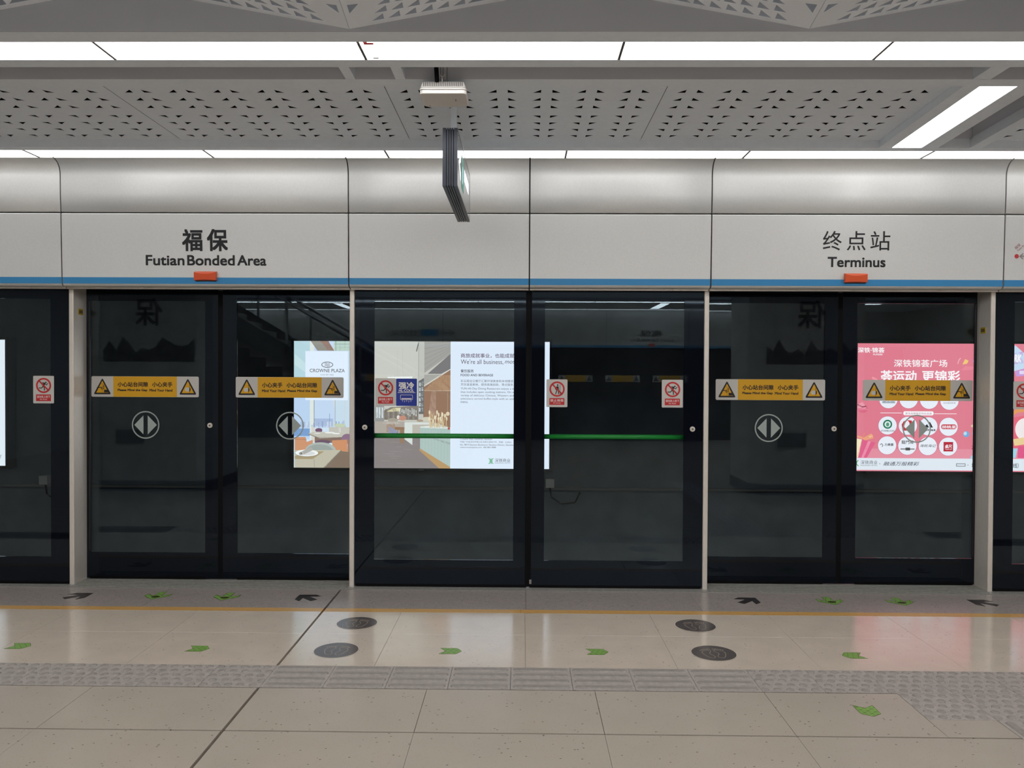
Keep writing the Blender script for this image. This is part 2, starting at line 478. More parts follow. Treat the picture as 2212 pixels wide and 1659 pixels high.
def emergency_pair(c, la, lb):
    for s, lab in ((-1, la), (1, lb)):
        if s < 0: x0, x1, c0, c1 = c - 1.253, c - 0.0008, c - 1.114, c - 0.107
        else: x0, x1, c0, c1 = c + 0.0008, c + 1.253, c + 0.115, c + 1.115
        d, ox, oy, oz = leaf(x0, x1, c0, c1, YF, label=lab)
        # vertical seal on the meeting edge and bottom rail
        e = c - 0.0015 if s < 0 else c + 0.0015
        MB().box(min(e, e + s * 0.02) - ox, (max(e, e + s * 0.02) if s > 0 else c + 0.001) - ox, -0.004 if s > 0 else -0.0055, -0.0005, 0.0, 2.14 - oz).build('edge_seal', BLACKRUBBER, d)
        MB().box(x0 + 0.01 - ox, x1 - 0.01 - ox, -0.003, 0.018, -0.006, 0.012).build('bottom_rail', BLACKRUBBER, d)
        if abs(c) > 1: continue          # the outer pairs are plain fixed panels
        # push bar behind the pane, with end brackets
        zb = 1.091 - oz
        bb = MB(); bb.tube((c0 - 0.03 - ox, 0.058, zb), (c1 + 0.03 - ox, 0.058, zb), 0.0175, 16)
        pb = bb.build('push_bar', GREEN_BAR, d); pb['label'] = 'green push bar behind the glass'
        for ex in (c0 - 0.03, c1 + 0.03):
            MB().box(ex - 0.02 - ox, ex + 0.02 - ox, 0.014, 0.08, zb - 0.03, zb + 0.03).build('bar_bracket', BLACKRUBBER, pb)
        lx = c - 1.18 if s < 0 else c + 1.176
        lock(d, ox, oz, lx, 1.155)
        if s > 0:
            MB().box(c + 0.012 - ox, c + 0.016 - ox, -0.006, 0, 0.02, 0.05).box(c + 0.021 - ox, c + 0.025 - ox, -0.006, 0, 0.02, 0.05).build('floor_bolt', STEEL, d)
def sliding_pair(c, la, lb):
    for s, lab in ((-1, la), (1, lb)):
        if s < 0: x0, x1, c0, c1 = c - 1.06, c - 0.016, c - 0.975, c - 0.112
        else: x0, x1, c0, c1 = c + 0.020, c + 1.06, c + 0.125, c + 0.985
        d, ox, oy, oz = leaf(x0, x1, c0, c1, YS, z0=0.010, label=lab)
        e = c0 if s < 0 else c1
        MB().box(e - 0.006 - ox, e + 0.006 - ox, -0.004, 0, cz - oz if False else 0.2, 2.06).build('edge_trim', TRIMM, d)
        m0 = c - 0.016 if s < 0 else c + 0.002
        MB().box(m0 - ox, m0 + 0.018 - ox, 0, 0.022, 0.0, 2.14).build('meeting_seal', BLACKRUBBER, d)
        MB().box(c0 - ox, c1 - ox, -0.004, 0.016, -0.004, 0.016).build('bottom_rail', BLACKRUBBER, d)
        if s < 0: lock(d, ox, oz, c - 0.075 + (0.035 if c > 0 else -0.0), 1.152)
cz = 0.2
TRIMM = mat('dark_leaf_trim', (60, 60, 64), 0.35, 0.8)
sliding_pair(SD[0], 'far sliding door leaf outside the frame', 'sliding door leaf outside the frame')
emergency_pair(ED[0], 'dark glass emergency door outside the frame', 'dark glass fixed panel cut by the left picture edge')
sliding_pair(SD[1], 'dark glass sliding door leaf nearest the left steel post', 'dark glass sliding door leaf with a restaurant advert showing behind it')
emergency_pair(ED[1], 'dark glass emergency door with blue and red signs before the restaurant advert', 'dark glass emergency door with a sign at either side and a green bar')
sliding_pair(SD[2], 'dark glass sliding door leaf below the terminus lettering with an unlit view behind', 'dark glass sliding door leaf before the pink advert')
emergency_pair(ED[2], 'dark glass fixed panel cut by the right picture edge', 'dark glass emergency door outside the frame')
sliding_pair(SD[3], 'far sliding door leaf outside the frame', 'sliding door leaf outside the frame')

# ---------------------------------------------------------------- track side
tw = struct(empty('wall_track'), 'dark concrete wall beyond the tracks')
MB().box(X0 - 4, X1 + 4, 9.62, 9.8, -1.3, 4.4).build('track_wall', TRACKWALL, tw)
MB().box(X0 - 4, X1 + 4, 5.965, 9.62, -1.4, -1.2).build('track_bed', TRACKWALL, tw)
MB().box(X0 - 4, X1 + 4, 5.9, 9.8, 3.2, 3.4).build('track_soffit', TRACKWALL, tw)
MB().box(X0, X1, 5.94, 5.965, -1.3, -0.1).build('platform_edge', TRACKWALL, tw)
for x in (X0 - 4.2, X1 + 4):
    MB().box(x, x + 0.2, 5.9, 9.8, -1.3, 4.4).build('tunnel_end', TRACKWALL, tw)
MB().box(X0 - 4, X1 + 4, 9.55, 9.62, 0.16, 0.185).build('conduit', mat('conduit_grey', (95, 95, 95), 0.6), tw)

# ---------------------------------------------------------------- ceiling
ceil = struct(empty('ceiling'), 'pale metal ceiling of frames, perforated panels and light strips')
ZC, ZP = 3.03, 3.077
sh = lambda y: 0.058 * (y - 4.16)
def cframe(x0, x1, y0, y1, z1=ZC + 0.06, name='ceiling_frame', m=CEIL, shear=False, z0=ZC):
    b = MB()
    k = sh if shear else (lambda y: 0)
    lo = [(x0 + k(y0), y0), (x1 + k(y0), y0), (x1 + k(y1), y1), (x0 + k(y1), y1)]
    b.prism([(x, y, z0) for x, y in lo], [(x, y, z1) for x, y in lo])
    return b.build(name, m, ceil)
cframe(X0, X1, 3.50, 3.608)
cframe(X0, X1, 3.497, 3.4998, 3.95, 'bulkhead', BULK)
cframe(X0, X1, 3.812, 3.902)
cframe(X0, X1, 4.065, 4.16)
cframe(X0, X1, 5.28, 5.358)
for a, b in ((-0.897, -0.848), (-0.645, -0.595), (2.247, 2.337), (-5.4, -5.35), (6.9, 6.95)):
    cframe(a, b, 3.902, 4.065)
# air slot behind the near strip
cframe(X0, X1, 4.065, 4.075, 3.28, 'slot_lining', CEILD, z0=ZC + 0.0005 + 0.06)
MB().box(X0, X1, 4.062, 4.0649, ZC, 3.28).build('slot_lining', CEILD, ceil)
MB().box(X0, X1, 3.90, 4.07, 3.27, 3.29).build('slot_lining', CEILD, ceil)
# cross light frame and the slot beside it
cframe(2.255, 2.338, 4.16, 5.28, shear=True)
cframe(2.532, 2.637, 4.16, 5.28, shear=True)
cframe(2.844, 2.925, 4.16, 5.28, shear=True)
b = MB(); q = [(2.86 + sh(4.16), 4.16), (2.87 + sh(4.16), 4.16), (2.87 + sh(5.28), 5.28), (2.86 + sh(5.28), 5.28)]
MB().prism([(x, y, ZC + 0.06) for x, y in q], [(x, y, 3.28) for x, y in q]).build('slot_lining', CEILD, ceil)
MB().box(2.62, 3.0, 4.10, 5.30, 3.20, 3.22).build('slot_lining', CEILD, ceil)
MB().box(2.62, 3.0, 5.281, 5.29, ZC + 0.06, 3.22).build('slot_lining', CEILD, ceil)

# perforated panels
def holes_panel(xa, xb, name='perforated_panel'):
    b = MB(); t = 0.0015
    P = 0.242; off = 0.113
    def cell(x0, x1, y0, y1, hole=None):
        if x1 - x0 < 1e-5 or y1 - y0 < 1e-5: return
        outer = [Vector((x0, y0, 0)), Vector((x1, y0, 0)), Vector((x1, y1, 0)), Vector((x0, y1, 0))]
        if not hole:
            b.add([(p.x, p.y, ZP) for p in outer], [(3, 2, 1, 0)]); return
        hv = [Vector((h[0], h[1], 0)) for h in hole]
        tris = tessellate_polygon([outer, hv])
        allp = outer + hv
        fs = []
        for tri in tris:
            a, c, d = (allp[i] for i in tri)
            fs.append(tri if (c - a).cross(d - a).z < 0 else tri[::-1])
        b.add([(p.x, p.y, ZP) for p in allp], fs)
        b.add([(p.x, p.y, ZP) for p in hv] + [(p.x, p.y, ZP + t) for p in hv], [(0, 1, 4, 3), (1, 2, 5, 4), (2, 0, 3, 5)])
    rows = []
    for yf in (4.393, 4.520, 4.647): rows.append((yf - 0.047, yf, 'u'))
    for yn in (4.778, 4.908, 5.038, 5.168): rows.append((yn, yn + 0.045, 'd'))
    ysplit = [4.16]
    for (a0, a1, _), (b0, b1, _) in zip(rows, rows[1:]): ysplit.append((a1 + b0) / 2)
    ysplit = [4.16] + [rows[0][0] - 0.03] + ysplit[1:] + [rows[-1][1] + 0.02, 5.285]
    xa_, xb_ = xa + 0.0015, xb - 0.0015
    cell(xa_, xb_, ysplit[0], ysplit[1]); cell(xa_, xb_, ysplit[-2], ysplit[-1])
    n = 6
    for r, (y0, y1, kind) in enumerate(rows):
        c0, c1 = ysplit[r + 1], ysplit[r + 2]
        prev = xa_
        for k in range(n):
            v1 = xa + off + P * k + (0.006 if kind == 'd' else 0); v2 = v1 + 0.061 - (0.004 if kind == 'd' else 0); L = 0.047
            s0 = v1 - L - 0.012; sm = (v1 + v2) / 2; s1 = v2 + L + 0.012
            cell(prev, s0, c0, c1)
            if kind == 'u':
                h1 = [(v1 - L, y1), (v1, y1), (v1, y0)]; h2 = [(v2, y0), (v2, y1), (v2 + L, y1)]
            else:
                h1 = [(v1 - L, y0), (v1, y0), (v1, y1)]; h2 = [(v2, y1), (v2, y0), (v2 + L, y0)]
            cell(s0, sm, c0, c1, h1); cell(sm, s1, c0, c1, h2)
            prev = s1
        cell(prev, xb_, c0, c1)
    return b.build(name, CEIL, ceil)
for xa in (-6.777, -5.268, -3.759, -2.2505, -0.742, 0.7665, 2.905, 4.4135):
    holes_panel(xa, xa + 1.5085)
MB().box(X0, 2.33, 4.085, 5.3, 3.115, 3.125).build('void_lining', VOID, ceil)
MB().box(2.94, X1, 4.085, 5.3, 3.115, 3.125).build('void_lining', VOID, ceil)
MB().box(2.2735, 2.36, 4.16, 5.285, ZP, ZP + 0.006).build('filler_strip', CEIL, ceil)
MB().box(X0, X1, 3.60, 4.0, 3.30, 3.32).build('void_lining', VOID, ceil)

# folded perforated vault above the platform middle
FOLD = mat('folded_panel_metal', (238, 243, 250), 0.5)
PV = 1.990
VX = [-0.757 + PV * k for k in range(-3, 4)]
def fz(d, y): return 3.04 + 0.183 * d + 0.2 * (3.50 - y)
def folded(vx, s):
    """one facet rising from the valley fold at vx towards the ridge"""
    b = MB(); xr = PV / 2
    P3 = lambda u, y: (vx + s * u, y, fz(u, y))
    holes = []
    # bands of small triangles beside the lower edge, larger ones near the fold and every few pieces
    for j in range(9):
        y0 = 3.474 - 0.047 * j - (0.0 if j < 4 else 0.02)
        for i in range(14):
            u0 = 0.10 + 0.070 * i + 0.02 * j
            if u0 + 0.075 > xr - 0.02: continue
            if i % 7 == 6 and j % 2 == 0 and j < 8:
                holes.append([(u0 - 0.005, y0), (u0 + 0.10, y0), (u0 + 0.10, y0 - 0.085)])
            elif i % 7 == 6: continue
            else:
                holes.append([(u0, y0), (u0 + 0.056, y0), (u0 + 0.056, y0 - 0.038)])
    for j in range(4):
        y0 = 3.40 - 0.10 * j
        holes.append([(0.022, y0), (0.022, y0 - 0.055), (0.07, y0 - 0.05)])
        holes.append([(0.085, y0 - 0.045), (0.028, y0 - 0.075), (0.085, y0 - 0.095)])
    ok = []
    def bb(h): return min(p[0] for p in h), max(p[0] for p in h), min(p[1] for p in h), max(p[1] for p in h)
    for h in holes:
        A = bb(h)
        if all(A[1] + .004 < B[0] or B[1] + .004 < A[0] or A[3] + .004 < B[2] or B[3] + .004 < A[2] for B in map(bb, ok)): ok.append(h)
    yb = 2.95
    ok = [h for h in ok if bb(h)[2] > yb + 0.01]
    outer = [(0.001, 3.50), (xr, 3.50), (xr, yb), (0.001, yb)]
    loops = [[Vector((p[0], p[1], 0)) for p in outer]] + [[Vector((p[0], p[1], 0)) for p in h] for h in ok]
    flat = [p for l in loops for p in l]
    fs = []
    for tri in tessellate_polygon(loops):
        a, c, d = (flat[i] for i in tri)
        cr = (c - a).cross(d - a).z
        if abs(cr) < 1e-9: continue
        fs.append(tri if (cr < 0) == (s > 0) else tri[::-1])
    b.add([P3(p.x, p.y) for p in flat], fs)
    for h in ok:
        q = [P3(*p) for p in h]; q2 = [(x, y, z + 0.0015) for x, y, z in q]
        b.add(q + q2, [(0, 1, 4, 3), (1, 2, 5, 4), (2, 0, 3, 5)])
    b.add([P3(0.001, yb), P3(xr, yb), P3(xr, 1.2), P3(0.001, 1.2)], [(0, 1, 2, 3)])
    return b.build('folded_panel', FOLD, ceil)
for vx in VX:
    folded(vx, 1); folded(vx, -1)
vb = MB(); vb.add([(X0, 3.5, 3.42), (X1, 3.5, 3.42), (X1, 1.2, 3.9), (X0, 1.2, 3.9)], [(0, 1, 2, 3)]); vb.build('void_lining', VOID, ceil)
MB().box(X0, X1, -4.9, 1.25, 3.62, 3.66).build('vault_soffit', CEIL, ceil)
MB().box(X0, X1, -4.92, -4.9, 3.03, 3.66).build('bulkhead', CEIL, ceil)
MB().box(X0, X1, -7.2, -4.9, 3.04, 3.1).build('ceiling_frame', CEIL, ceil)

# ---------------------------------------------------------------- rest of the hall (seen mirrored in the glass)
back = struct(empty('wall_back'), 'opposite row of platform screen doors')
YB = -7.1
MB().box(X0, X1, YB - 0.2, YB, 2.16, 3.1).build('opposite_header', FASCIA2, back)
MB().box(X0, X1, YB - 0.2, YB - 0.12, 0, 2.16).build('opposite_glass', FRIT, back)
MB().box(X0, X1, YB, YB + 0.003, 2.16, 2.215).build('opposite_stripe', BLUE, back)
for k in range(-4, 5):
    MB().box(0.05 + 1.9 * k, 0.06 + 1.9 * k, YB, YB + 0.002, 2.16, 3.04).build('opposite_joint', BACKING, back)
for n_, x in (('wall_left', X0), ('wall_right', X1)):
    struct(MB().box(x - 0.1 if x < 0 else x, x if x < 0 else x + 0.1, -7.3, 5.7, 0, 4.0).build(n_, WALLG))

# ================================================================== CEILING LIGHTS
def lamp_panel(x0, x1, y0, y1, label, group, shear=False, z=ZC + 0.004, name='ceiling_light', lm=None):
    k = sh if shear else (lambda y: 0)
    cx, cy = (x0 + x1) / 2, (y0 + y1) / 2
    t = tag(empty(name, (cx, cy, z)), label, 'ceiling light', group)
    g = 0.0035
    lo = [(x0 + g + k(y0), y0 + 0.002), (x1 - g + k(y0), y0 + 0.002), (x1 - g + k(y1), y1 - 0.002), (x0 + g + k(y1), y1 - 0.002)]
    MB().prism([(x - cx, y - cy, 0) for x, y in lo], [(x - cx, y - cy, 0.012) for x, y in lo]).build('diffuser', lm or LIGHT, t)
    lo = [(x0 + k(y0), y0), (x1 + k(y0), y0), (x1 + k(y1), y1), (x0 + k(y1), y1)]
    MB().prism([(x - cx, y - cy, 0.004) for x, y in lo], [(x - cx, y - cy, 0.05) for x, y in lo]).build('housing', SEAM, t)
    if not shear:
        MB().box(x1 - cx - 0.0062, x1 - cx + 0.0062, y0 - cy, y1 - cy, -0.004, 0.004).build('divider', SEAM, t)
    return t
ORD = ['first', 'second', 'third', 'fourth', 'fifth', 'sixth', 'seventh', 'eighth', 'ninth', 'tenth', 'eleventh', 'twelfth']
vis = 0
for k in range(-6, 6):
    a = 0.450 + 1.195 * k; b_ = a + 1.195
    if b_ > -2.45 and a < 2.3:
        lab = 'long white ceiling light panel, %s from the left in the near row' % ORD[vis]; vis += 1
        lamp_panel(a, b_, 3.608, 3.812, lab, 'near row of ceiling light panels')
    else:
        lamp_panel(a, b_, 3.608, 3.812, 'near row ceiling light panel out of the picture, %s of the whole row' % ORD[k + 6], 'near row lights out of view')
vis = 0
for k in range(-6, 6):
    a = 0.291 + 1.2155 * k; b_ = a + 1.2155
    if b_ > -3.5 and a < 3.4:
        lab = 'thin white ceiling light panel above the header, %s from the left' % ORD[vis]; vis += 1
        lamp_panel(a, b_, 5.358, 5.54, lab, 'far row of ceiling light panels', lm=LIGHT_FAR)
    else:
        lamp_panel(a, b_, 5.358, 5.54, 'header row ceiling light panel out of the picture, %s of the whole row' % ORD[k + 6], 'far row lights out of view', lm=LIGHT_FAR)
lamp_panel(2.338, 2.532, 4.16, 5.28, 'slanting white cross light panel joining the two rows of ceiling lights', None, True, lm=LIGHT_FAR)
for k in range(-6, 6):
    lamp_panel(0.3 + 1.2 * k, 1.5 + 1.2 * k, YB + 0.04, YB + 0.22, 'opposite header row light seen only in the glass, %s from the left' % ORD[k + 6], 'opposite lights', z=3.03, lm=LIGHT_FAR)
    lamp_panel(0.3 + 1.2 * k, 1.5 + 1.2 * k, -5.12, -4.92, 'opposite near row light seen only in the glass, %s from the left' % ORD[k + 6], 'opposite near lights', z=3.03)
for x in (-3.95, 3.0):
    lamp_panel(x - 0.1, x + 0.1, -6.7, -5.3, 'opposite cross light seen only in the glass, on the %s' % ('left' if x < 0 else 'right'), 'opposite cross lights', z=3.03)
lb = tag(empty('stuck_label', (-0.722, 3.635, 3.032)), 'small red and white paper label stuck on the near ceiling light', 'label')
P = Print('z'); 
b = MB(); b.box(0, 0.045, -0.012, 0.008, 0, 0.0012); b.build('red_tag', mat('tag_red', (200, 70, 70), 0.6), lb)
b = MB(); b.box(0.0, 0.018, -0.022, -0.013, 0, 0.0012); b.build('red_tag', mat('tag_red', (200, 70, 70), 0.6), lb)
b = MB(); b.box(0.012, 0.040, 0.155, 0.170, 0, 0.0012); b.build('white_tag', mat('tag_white', (215, 210, 205), 0.6), lb)

# ================================================================== LETTERING AND LAMPS ON THE HEADER
def lettering(name, label, cat, x, z, items, y=5.640, tilt=0.0271, rz=0.0):
    t = tag(empty(name, (x, y, z)), label, cat)
    t.rotation_euler = (-tilt if False else tilt, 0, rz)
    for nm, body, u0, u1, v0, v1, bold, m in items:
        P = Print('z', 0.0008); P.text(body, u0 - x, u1 - x, v0 - z, v1 - z, m, bold); P.build(nm, t)
    return t
# the header leans back a little towards its top: follow the slope
def lean(z): return 5.6455 - (z - 2.18) * 0.02714
LT = math.atan(0.02714)
def name_sign(name, label, x, z, items):
    t = tag(empty(name, (x, lean(z) - 0.0006, z)), label, 'lettering')
    t.rotation_euler.x = LT
    for nm, body, u0, u1, v0, v1, bold, m in items:
        P = Print('z', 0.0002); P.text(body, u0 - x, u1 - x, v0 - z, v1 - z, m, bold); P.build(nm, t)
    return t
s1 = name_sign('station_name_lettering', 'black Futian Bonded Area station name lettering in Chinese and English', -2.232, 2.42, [
    ('chinese_character', '福', -2.396, -2.258, 2.403, 2.550, 0.026, BLACKINK),
    ('chinese_character', '保', -2.220, -2.078, 2.403, 2.552, 0.026, BLACKINK),
    ('latin_lettering', 'Futian', -2.656, -2.386, 2.301, 2.370, 0.034, BLACKINK),
    ('latin_lettering', 'Bonded', -2.362, -2.030, 2.301, 2.370, 0.034, BLACKINK),
    ('latin_lettering', 'Area', -2.008, -1.806, 2.301, 2.370, 0.034, BLACKINK)])
s2 = name_sign('terminus_lettering', 'black Terminus lettering in Chinese and English on the header', 2.33, 2.42, [
    ('chinese_character', '终', 2.096, 2.226, 2.418, 2.551, 0.004, BLACKINK),
    ('chinese_character', '点', 2.262, 2.392, 2.418, 2.551, 0.004, BLACKINK),
    ('chinese_character', '站', 2.426, 2.562, 2.418, 2.551, 0.004, BLACKINK),
    ('latin_lettering', 'Terminus', 2.133, 2.531, 2.303, 2.370, 0.034, BLACKINK)])
rm = tag(empty('route_map', (3.44, lean(2.38) - 0.0006, 2.38)), 'red station dot and grey arrow of the route map cut by the picture edge', 'map')
rm.rotation_euler.x = LT
P = Print('z', 0.0002); P.poly(circ(0, 0, 0.0155, 24), mat('map_red', (196, 52, 60), 0.5)); P.build('station_dot', rm)
GREYINK = mat('grey_ink', (150, 144, 142), 0.5)
P = Print('z', 0.0002); P.stroke([(0.022, 0), (0.4, 0)], 0.012, GREYINK, False); P.stroke([(0.043, 0.018), (0.022, 0), (0.043, -0.018)], 0.008, GREYINK); P.build('arrow', rm)
REDTXT = mat('map_text_red', (150, 60, 66), 0.5)
P = Print('z', 0.0002); P.text('福保', -0.006, 0.040, 0.045, 0.066, REDTXT, 0.0, rot=0.75); P.build('map_lettering', rm)
P = Print('z', 0.0002); P.text('Futian Bonded Area', 0.010, 0.135, 0.034, 0.046, REDTXT, 0.0, rot=0.75); P.build('map_lettering', rm)

ORANGE = mat('orange_plastic', (224, 88, 44), 0.35)
def status_lamp(x, z, label):
    t = tag(empty('door_status_lamp', (x, lean(z) - 0.001, z)), label, 'indicator lamp', 'orange door lamps')
    b = MB(); n = 8
    # trapezoid block with a scooped upper edge
    top, bot, fr = [], [], []
    pr = [(-0.0765, 0.032), (0.0765, 0.032), (0.0765, -0.028), (-0.0765, -0.028)]
    u = [(-0.0765 + 0.153 * i / n) for i in range(n + 1)]
    sag = lambda q, s: 0.012 * (1 - (q / 0.0765) ** 2) * s
    A = [(q, 0.0, 0.034) for q in u]; B = [(q, -0.030, 0.026 - sag(q, 1)) for q in u]; D = [(q, -0.026, -0.030 + sag(q, 0.35)) for q in u]; E2 = [(q, 0.0, -0.032) for q in u]
    m = n + 1
    b.add(A + B + D + E2, [(r * m + i, r * m + m + i, r * m + m + i + 1, r * m + i + 1) for r in range(3) for i in range(n)] + [(0, 3 * m, 2 * m, m), (m - 1, 2 * m - 1, 3 * m - 1, 4 * m - 1)])
    b.build('lens', ORANGE, t)
    MB().box(-0.074, 0.074, -0.004, 0.012, -0.036, -0.028).build('base', BACKING, t)
status_lamp(-2.231, 2.224, 'orange door lamp under the Futian Bonded Area lettering')
status_lamp(2.323, 2.224, 'orange door lamp under the Terminus lettering')

# ================================================================== SIGNS ON THE GLASS
S_GREY = mat('sign_light_grey', (196, 193, 188), 0.5)
S_YEL = mat('sign_yellow', (214, 160, 14), 0.5)
S_BLK = mat('sign_black', (24, 20, 22), 0.5)
S_RED = mat('sign_red', (190, 36, 40), 0.5)
S_WHT = mat('sign_white', (232, 228, 224), 0.5)
S_BLUE = mat('sign_blue', (24, 48, 142), 0.5)
def plate(t, w, h, m, r=0.006, th=0.002, name='plate', x=0):
    b = MB(); pr = rrect(x - w / 2, x + w / 2, -h / 2, h / 2, r)
    b.prism([(u, 0, v) for u, v in pr], [(u, -th, v) for u, v in pr]); return b.build(name, m, t)
def tri_round(cx, base, apex, hw, r):
    pts = [(cx - hw, base), (cx + hw, base), (cx, apex)]
    out = []
    for i, p in enumerate(pts):
        a, c = pts[i - 1], pts[(i + 1) % 3]
        def tow(q, d):
            L = math.hypot(q[0] - p[0], q[1] - p[1]); return (p[0] + (q[0] - p[0]) * d / L, p[1] + (q[1] - p[1]) * d / L)
        s_, e_ = tow(a, r), tow(c, r)
        out += [s_, (p[0] * .5 + (s_[0] + e_[0]) * .25, p[1] * .5 + (s_[1] + e_[1]) * .25), e_]
    return out
def gap_symbol(t, cx):
    P = Print('z', 0.0024)
    P.poly(tri_round(cx, -0.058, 0.064, 0.066, 0.012), S_BLK); P.layer(); P.poly(tri_round(cx, -0.046, 0.043, 0.046, 0.002), S_YEL); P.layer()
    q = [(-0.044, -0.010), (0.0, -0.010), (0.0, -0.004), (-0.036, -0.004)]
    P.poly([(cx + a, b) for a, b in q], S_BLK)                         # train floor
    P.stroke([(cx - 0.010, 0.022), (cx - 0.002, 0.022), (cx + 0.0005, 0.016), (cx + 0.0005, -0.044)], 0.0018, S_BLK)
    P.poly([(cx + 0.013, -0.024), (cx + 0.036, -0.024), (cx + 0.046, -0.044), (cx + 0.013, -0.044)], S_BLK)   # platform
    P.poly(circ(cx + 0.010, 0.010, 0.0035, 10), S_BLK); P.stroke([(cx + 0.010, 0.006), (cx + 0.010, -0.008), (cx + 0.005, -0.020)], 0.004, S_BLK)
    P.stroke([(cx + 0.010, -0.008), (cx + 0.015, -0.022)], 0.003, S_BLK); P.stroke([(cx + 0.004, -0.004), (cx + 0.010, 0.004), (cx + 0.018, -0.003)], 0.002, S_BLK)
    P.poly([(cx - 0.012, -0.016), (cx - 0.002, -0.010), (cx - 0.002, -0.024)], S_BLK)
    P.build('mind_gap_symbol', t)
def hand_symbol(t, cx):
    P = Print('z', 0.0024)
    P.poly(tri_round(cx, -0.058, 0.064, 0.066, 0.012), S_BLK); P.layer(); P.poly(tri_round(cx, -0.046, 0.043, 0.046, 0.002), S_YEL); P.layer()
    P.poly([(cx - 0.022, -0.020), (cx - 0.018, -0.008), (cx - 0.006, -0.004), (cx + 0.012, -0.005), (cx + 0.012, -0.033), (cx - 0.010, -0.034), (cx - 0.020, -0.030)], S_GREY)
    P.poly([(cx + 0.012, -0.002), (cx + 0.019, -0.008), (cx + 0.021, -0.018), (cx + 0.019, -0.030), (cx + 0.012, -0.036)], S_BLK)
    P.stroke([(cx + 0.012, 0.016), (cx + 0.012, -0.042)], 0.0025, S_BLK)
    P.build('mind_hand_symbol', t)
def caution_sign(x, label, flip):
    t = tag(empty('caution_sign', (x, YS - 0.0005, 1.437)), label, 'sign', 'yellow caution signs on the sliding doors')
    k = 0.802 / 1977.0
    U = lambda px: (px - 1131.5) * k
    V = lambda py: (300 - py) * k
    plate(t, 0.802, 0.153, S_GREY, 0.010)
    P = Print('z', 0.0023)
    f0, f1 = U(545), U(1718)
    P.poly(rect(*sorted((f0, f1)) if not flip else sorted((-f0, -f1)), -0.0755, 0.0755), S_YEL); yf = P.build('yellow_field', t)
    (hand_symbol if flip else gap_symbol)(t, U(345)); (gap_symbol if flip else hand_symbol)(t, U(1920))
    if not flip:
        items = [('小心站台间隙', 630, 1185, 215, 302, 0.03), ('小心夹手', 1265, 1635, 215, 302, 0.03), ('Please Mind the Gap', 628, 1172, 342, 392, 0.05), ('Mind Your Hand', 1215, 1635, 342, 386, 0.05)]
    else:
        items = [('小心夹手', 628, 998, 215, 302, 0.03), ('小心站台间隙', 1078, 1633, 215, 302, 0.03), ('Mind Your Hand', 628, 1048, 342, 386, 0.05), ('Please Mind the Gap', 1091, 1635, 342, 392, 0.05)]
    for body, a, b_, c, d, bo in items:
        P = Print('z', 0.0027); P.text(body, U(a), U(b_), V(d), V(c), S_BLK, bo); P.build('warning_lettering', yf)
caution_sign(-2.800, 'yellow caution sign on the leaf by the left steel post', False)
caution_sign(-1.722, 'yellow caution sign overlapping the hotel advert', True)
caution_sign(1.829, 'yellow caution sign on the dark leaf under the Terminus lettering', False)
caution_sign(2.9075, 'yellow caution sign in front of the pink advert', True)

S_FROST = mat('frosted_decal', (160, 170, 166), 0.6)
def open_decal(x, z, label):
    t = tag(empty('door_open_decal', (x, YS - 0.0004, z)), label, 'decal', 'round door arrow decals')
    P = Print('z', 0.0004); P.ring(0, 0, 0.094, 0.103, S_FROST, 48); P.build('ring', t)
    for s in (-1, 1):
        P = Print('z', 0.0004); P.poly([(s * 0.016, -0.071), (s * 0.016, 0.071), (s * 0.084, 0.0)], S_FROST); P.build('arrow_head', t)
open_decal(-2.797, 1.153, 'round double arrow decal on the leaf by the left steel post')
open_decal(-1.720, 1.153, 'round double arrow decal half over the hotel advert')
open_decal(1.820, 1.155, 'round double arrow decal on the dark leaf under the Terminus lettering')
open_decal(2.904, 1.155, 'round double arrow decal over the pink advert')

def prohibit(x, z, label, kind, cn, en):
    t = tag(empty('prohibition_sign', (x, YF - 0.0005, z)), label, 'sign', 'red and grey prohibition signs')
    k = 0.151 / 850.0
    U = lambda px: (px - 785) * k
    V = lambda py: (930 - py) * k
    Q = lambda pts: [(U(a), V(b_)) for a, b_ in pts]
    plate(t, 0.151, 0.199, S_GREY, 0.006)
    P = Print('z', 0.0024)
    if kind == 'run':
        P.poly(circ(U(882), V(640), 32 * k, 14), S_BLK)
        P.stroke(Q([(725, 655), (800, 655), (850, 690), (905, 740), (965, 675)]), 30 * k, S_BLK)
        P.stroke(Q([(820, 680), (780, 780)]), 82 * k, S_BLK)
        P.stroke(Q([(770, 800), (710, 865), (605, 865)]), 36 * k, S_BLK)
        P.stroke(Q([(800, 800), (818, 860), (825, 960)]), 38 * k, S_BLK)
    else:
        P.poly(circ(U(815), V(600), 34 * k, 14), S_BLK)
        P.poly(Q([(770, 650), (850, 650), (865, 800), (765, 800)]), S_BLK)
        P.stroke(Q([(785, 800), (735, 955)]), 36 * k, S_BLK); P.stroke(Q([(840, 800), (850, 955)]), 36 * k, S_BLK)
        P.stroke(Q([(780, 670), (715, 740), (770, 800)]), 28 * k, S_BLK)
        P.stroke(Q([(905, 580), (905, 960)]), 16 * k, S_BLK)
    P.build('figure_symbol', t)
    P = Print('z', 0.0029)
    P.ring(U(790), V(762), 243 * k, 310 * k, S_RED, 48); P.stroke(Q([(605, 575), (972, 945)]), 58 * k, S_RED, False); P.build('prohibition_ring', t)
    P = Print('z', 0.0026); P.poly(rrect(U(480), U(1090), V(1400), V(1128), 0.002), S_RED); rf = P.build('red_field', t)
    P = Print('z', 0.0030); P.text(cn, U(515), U(1055), V(1275), V(1170), S_WHT, 0.005); P.text(en, U(640), U(930), V(1352), V(1303), S_WHT, 0.012); P.build('warning_lettering', rf)
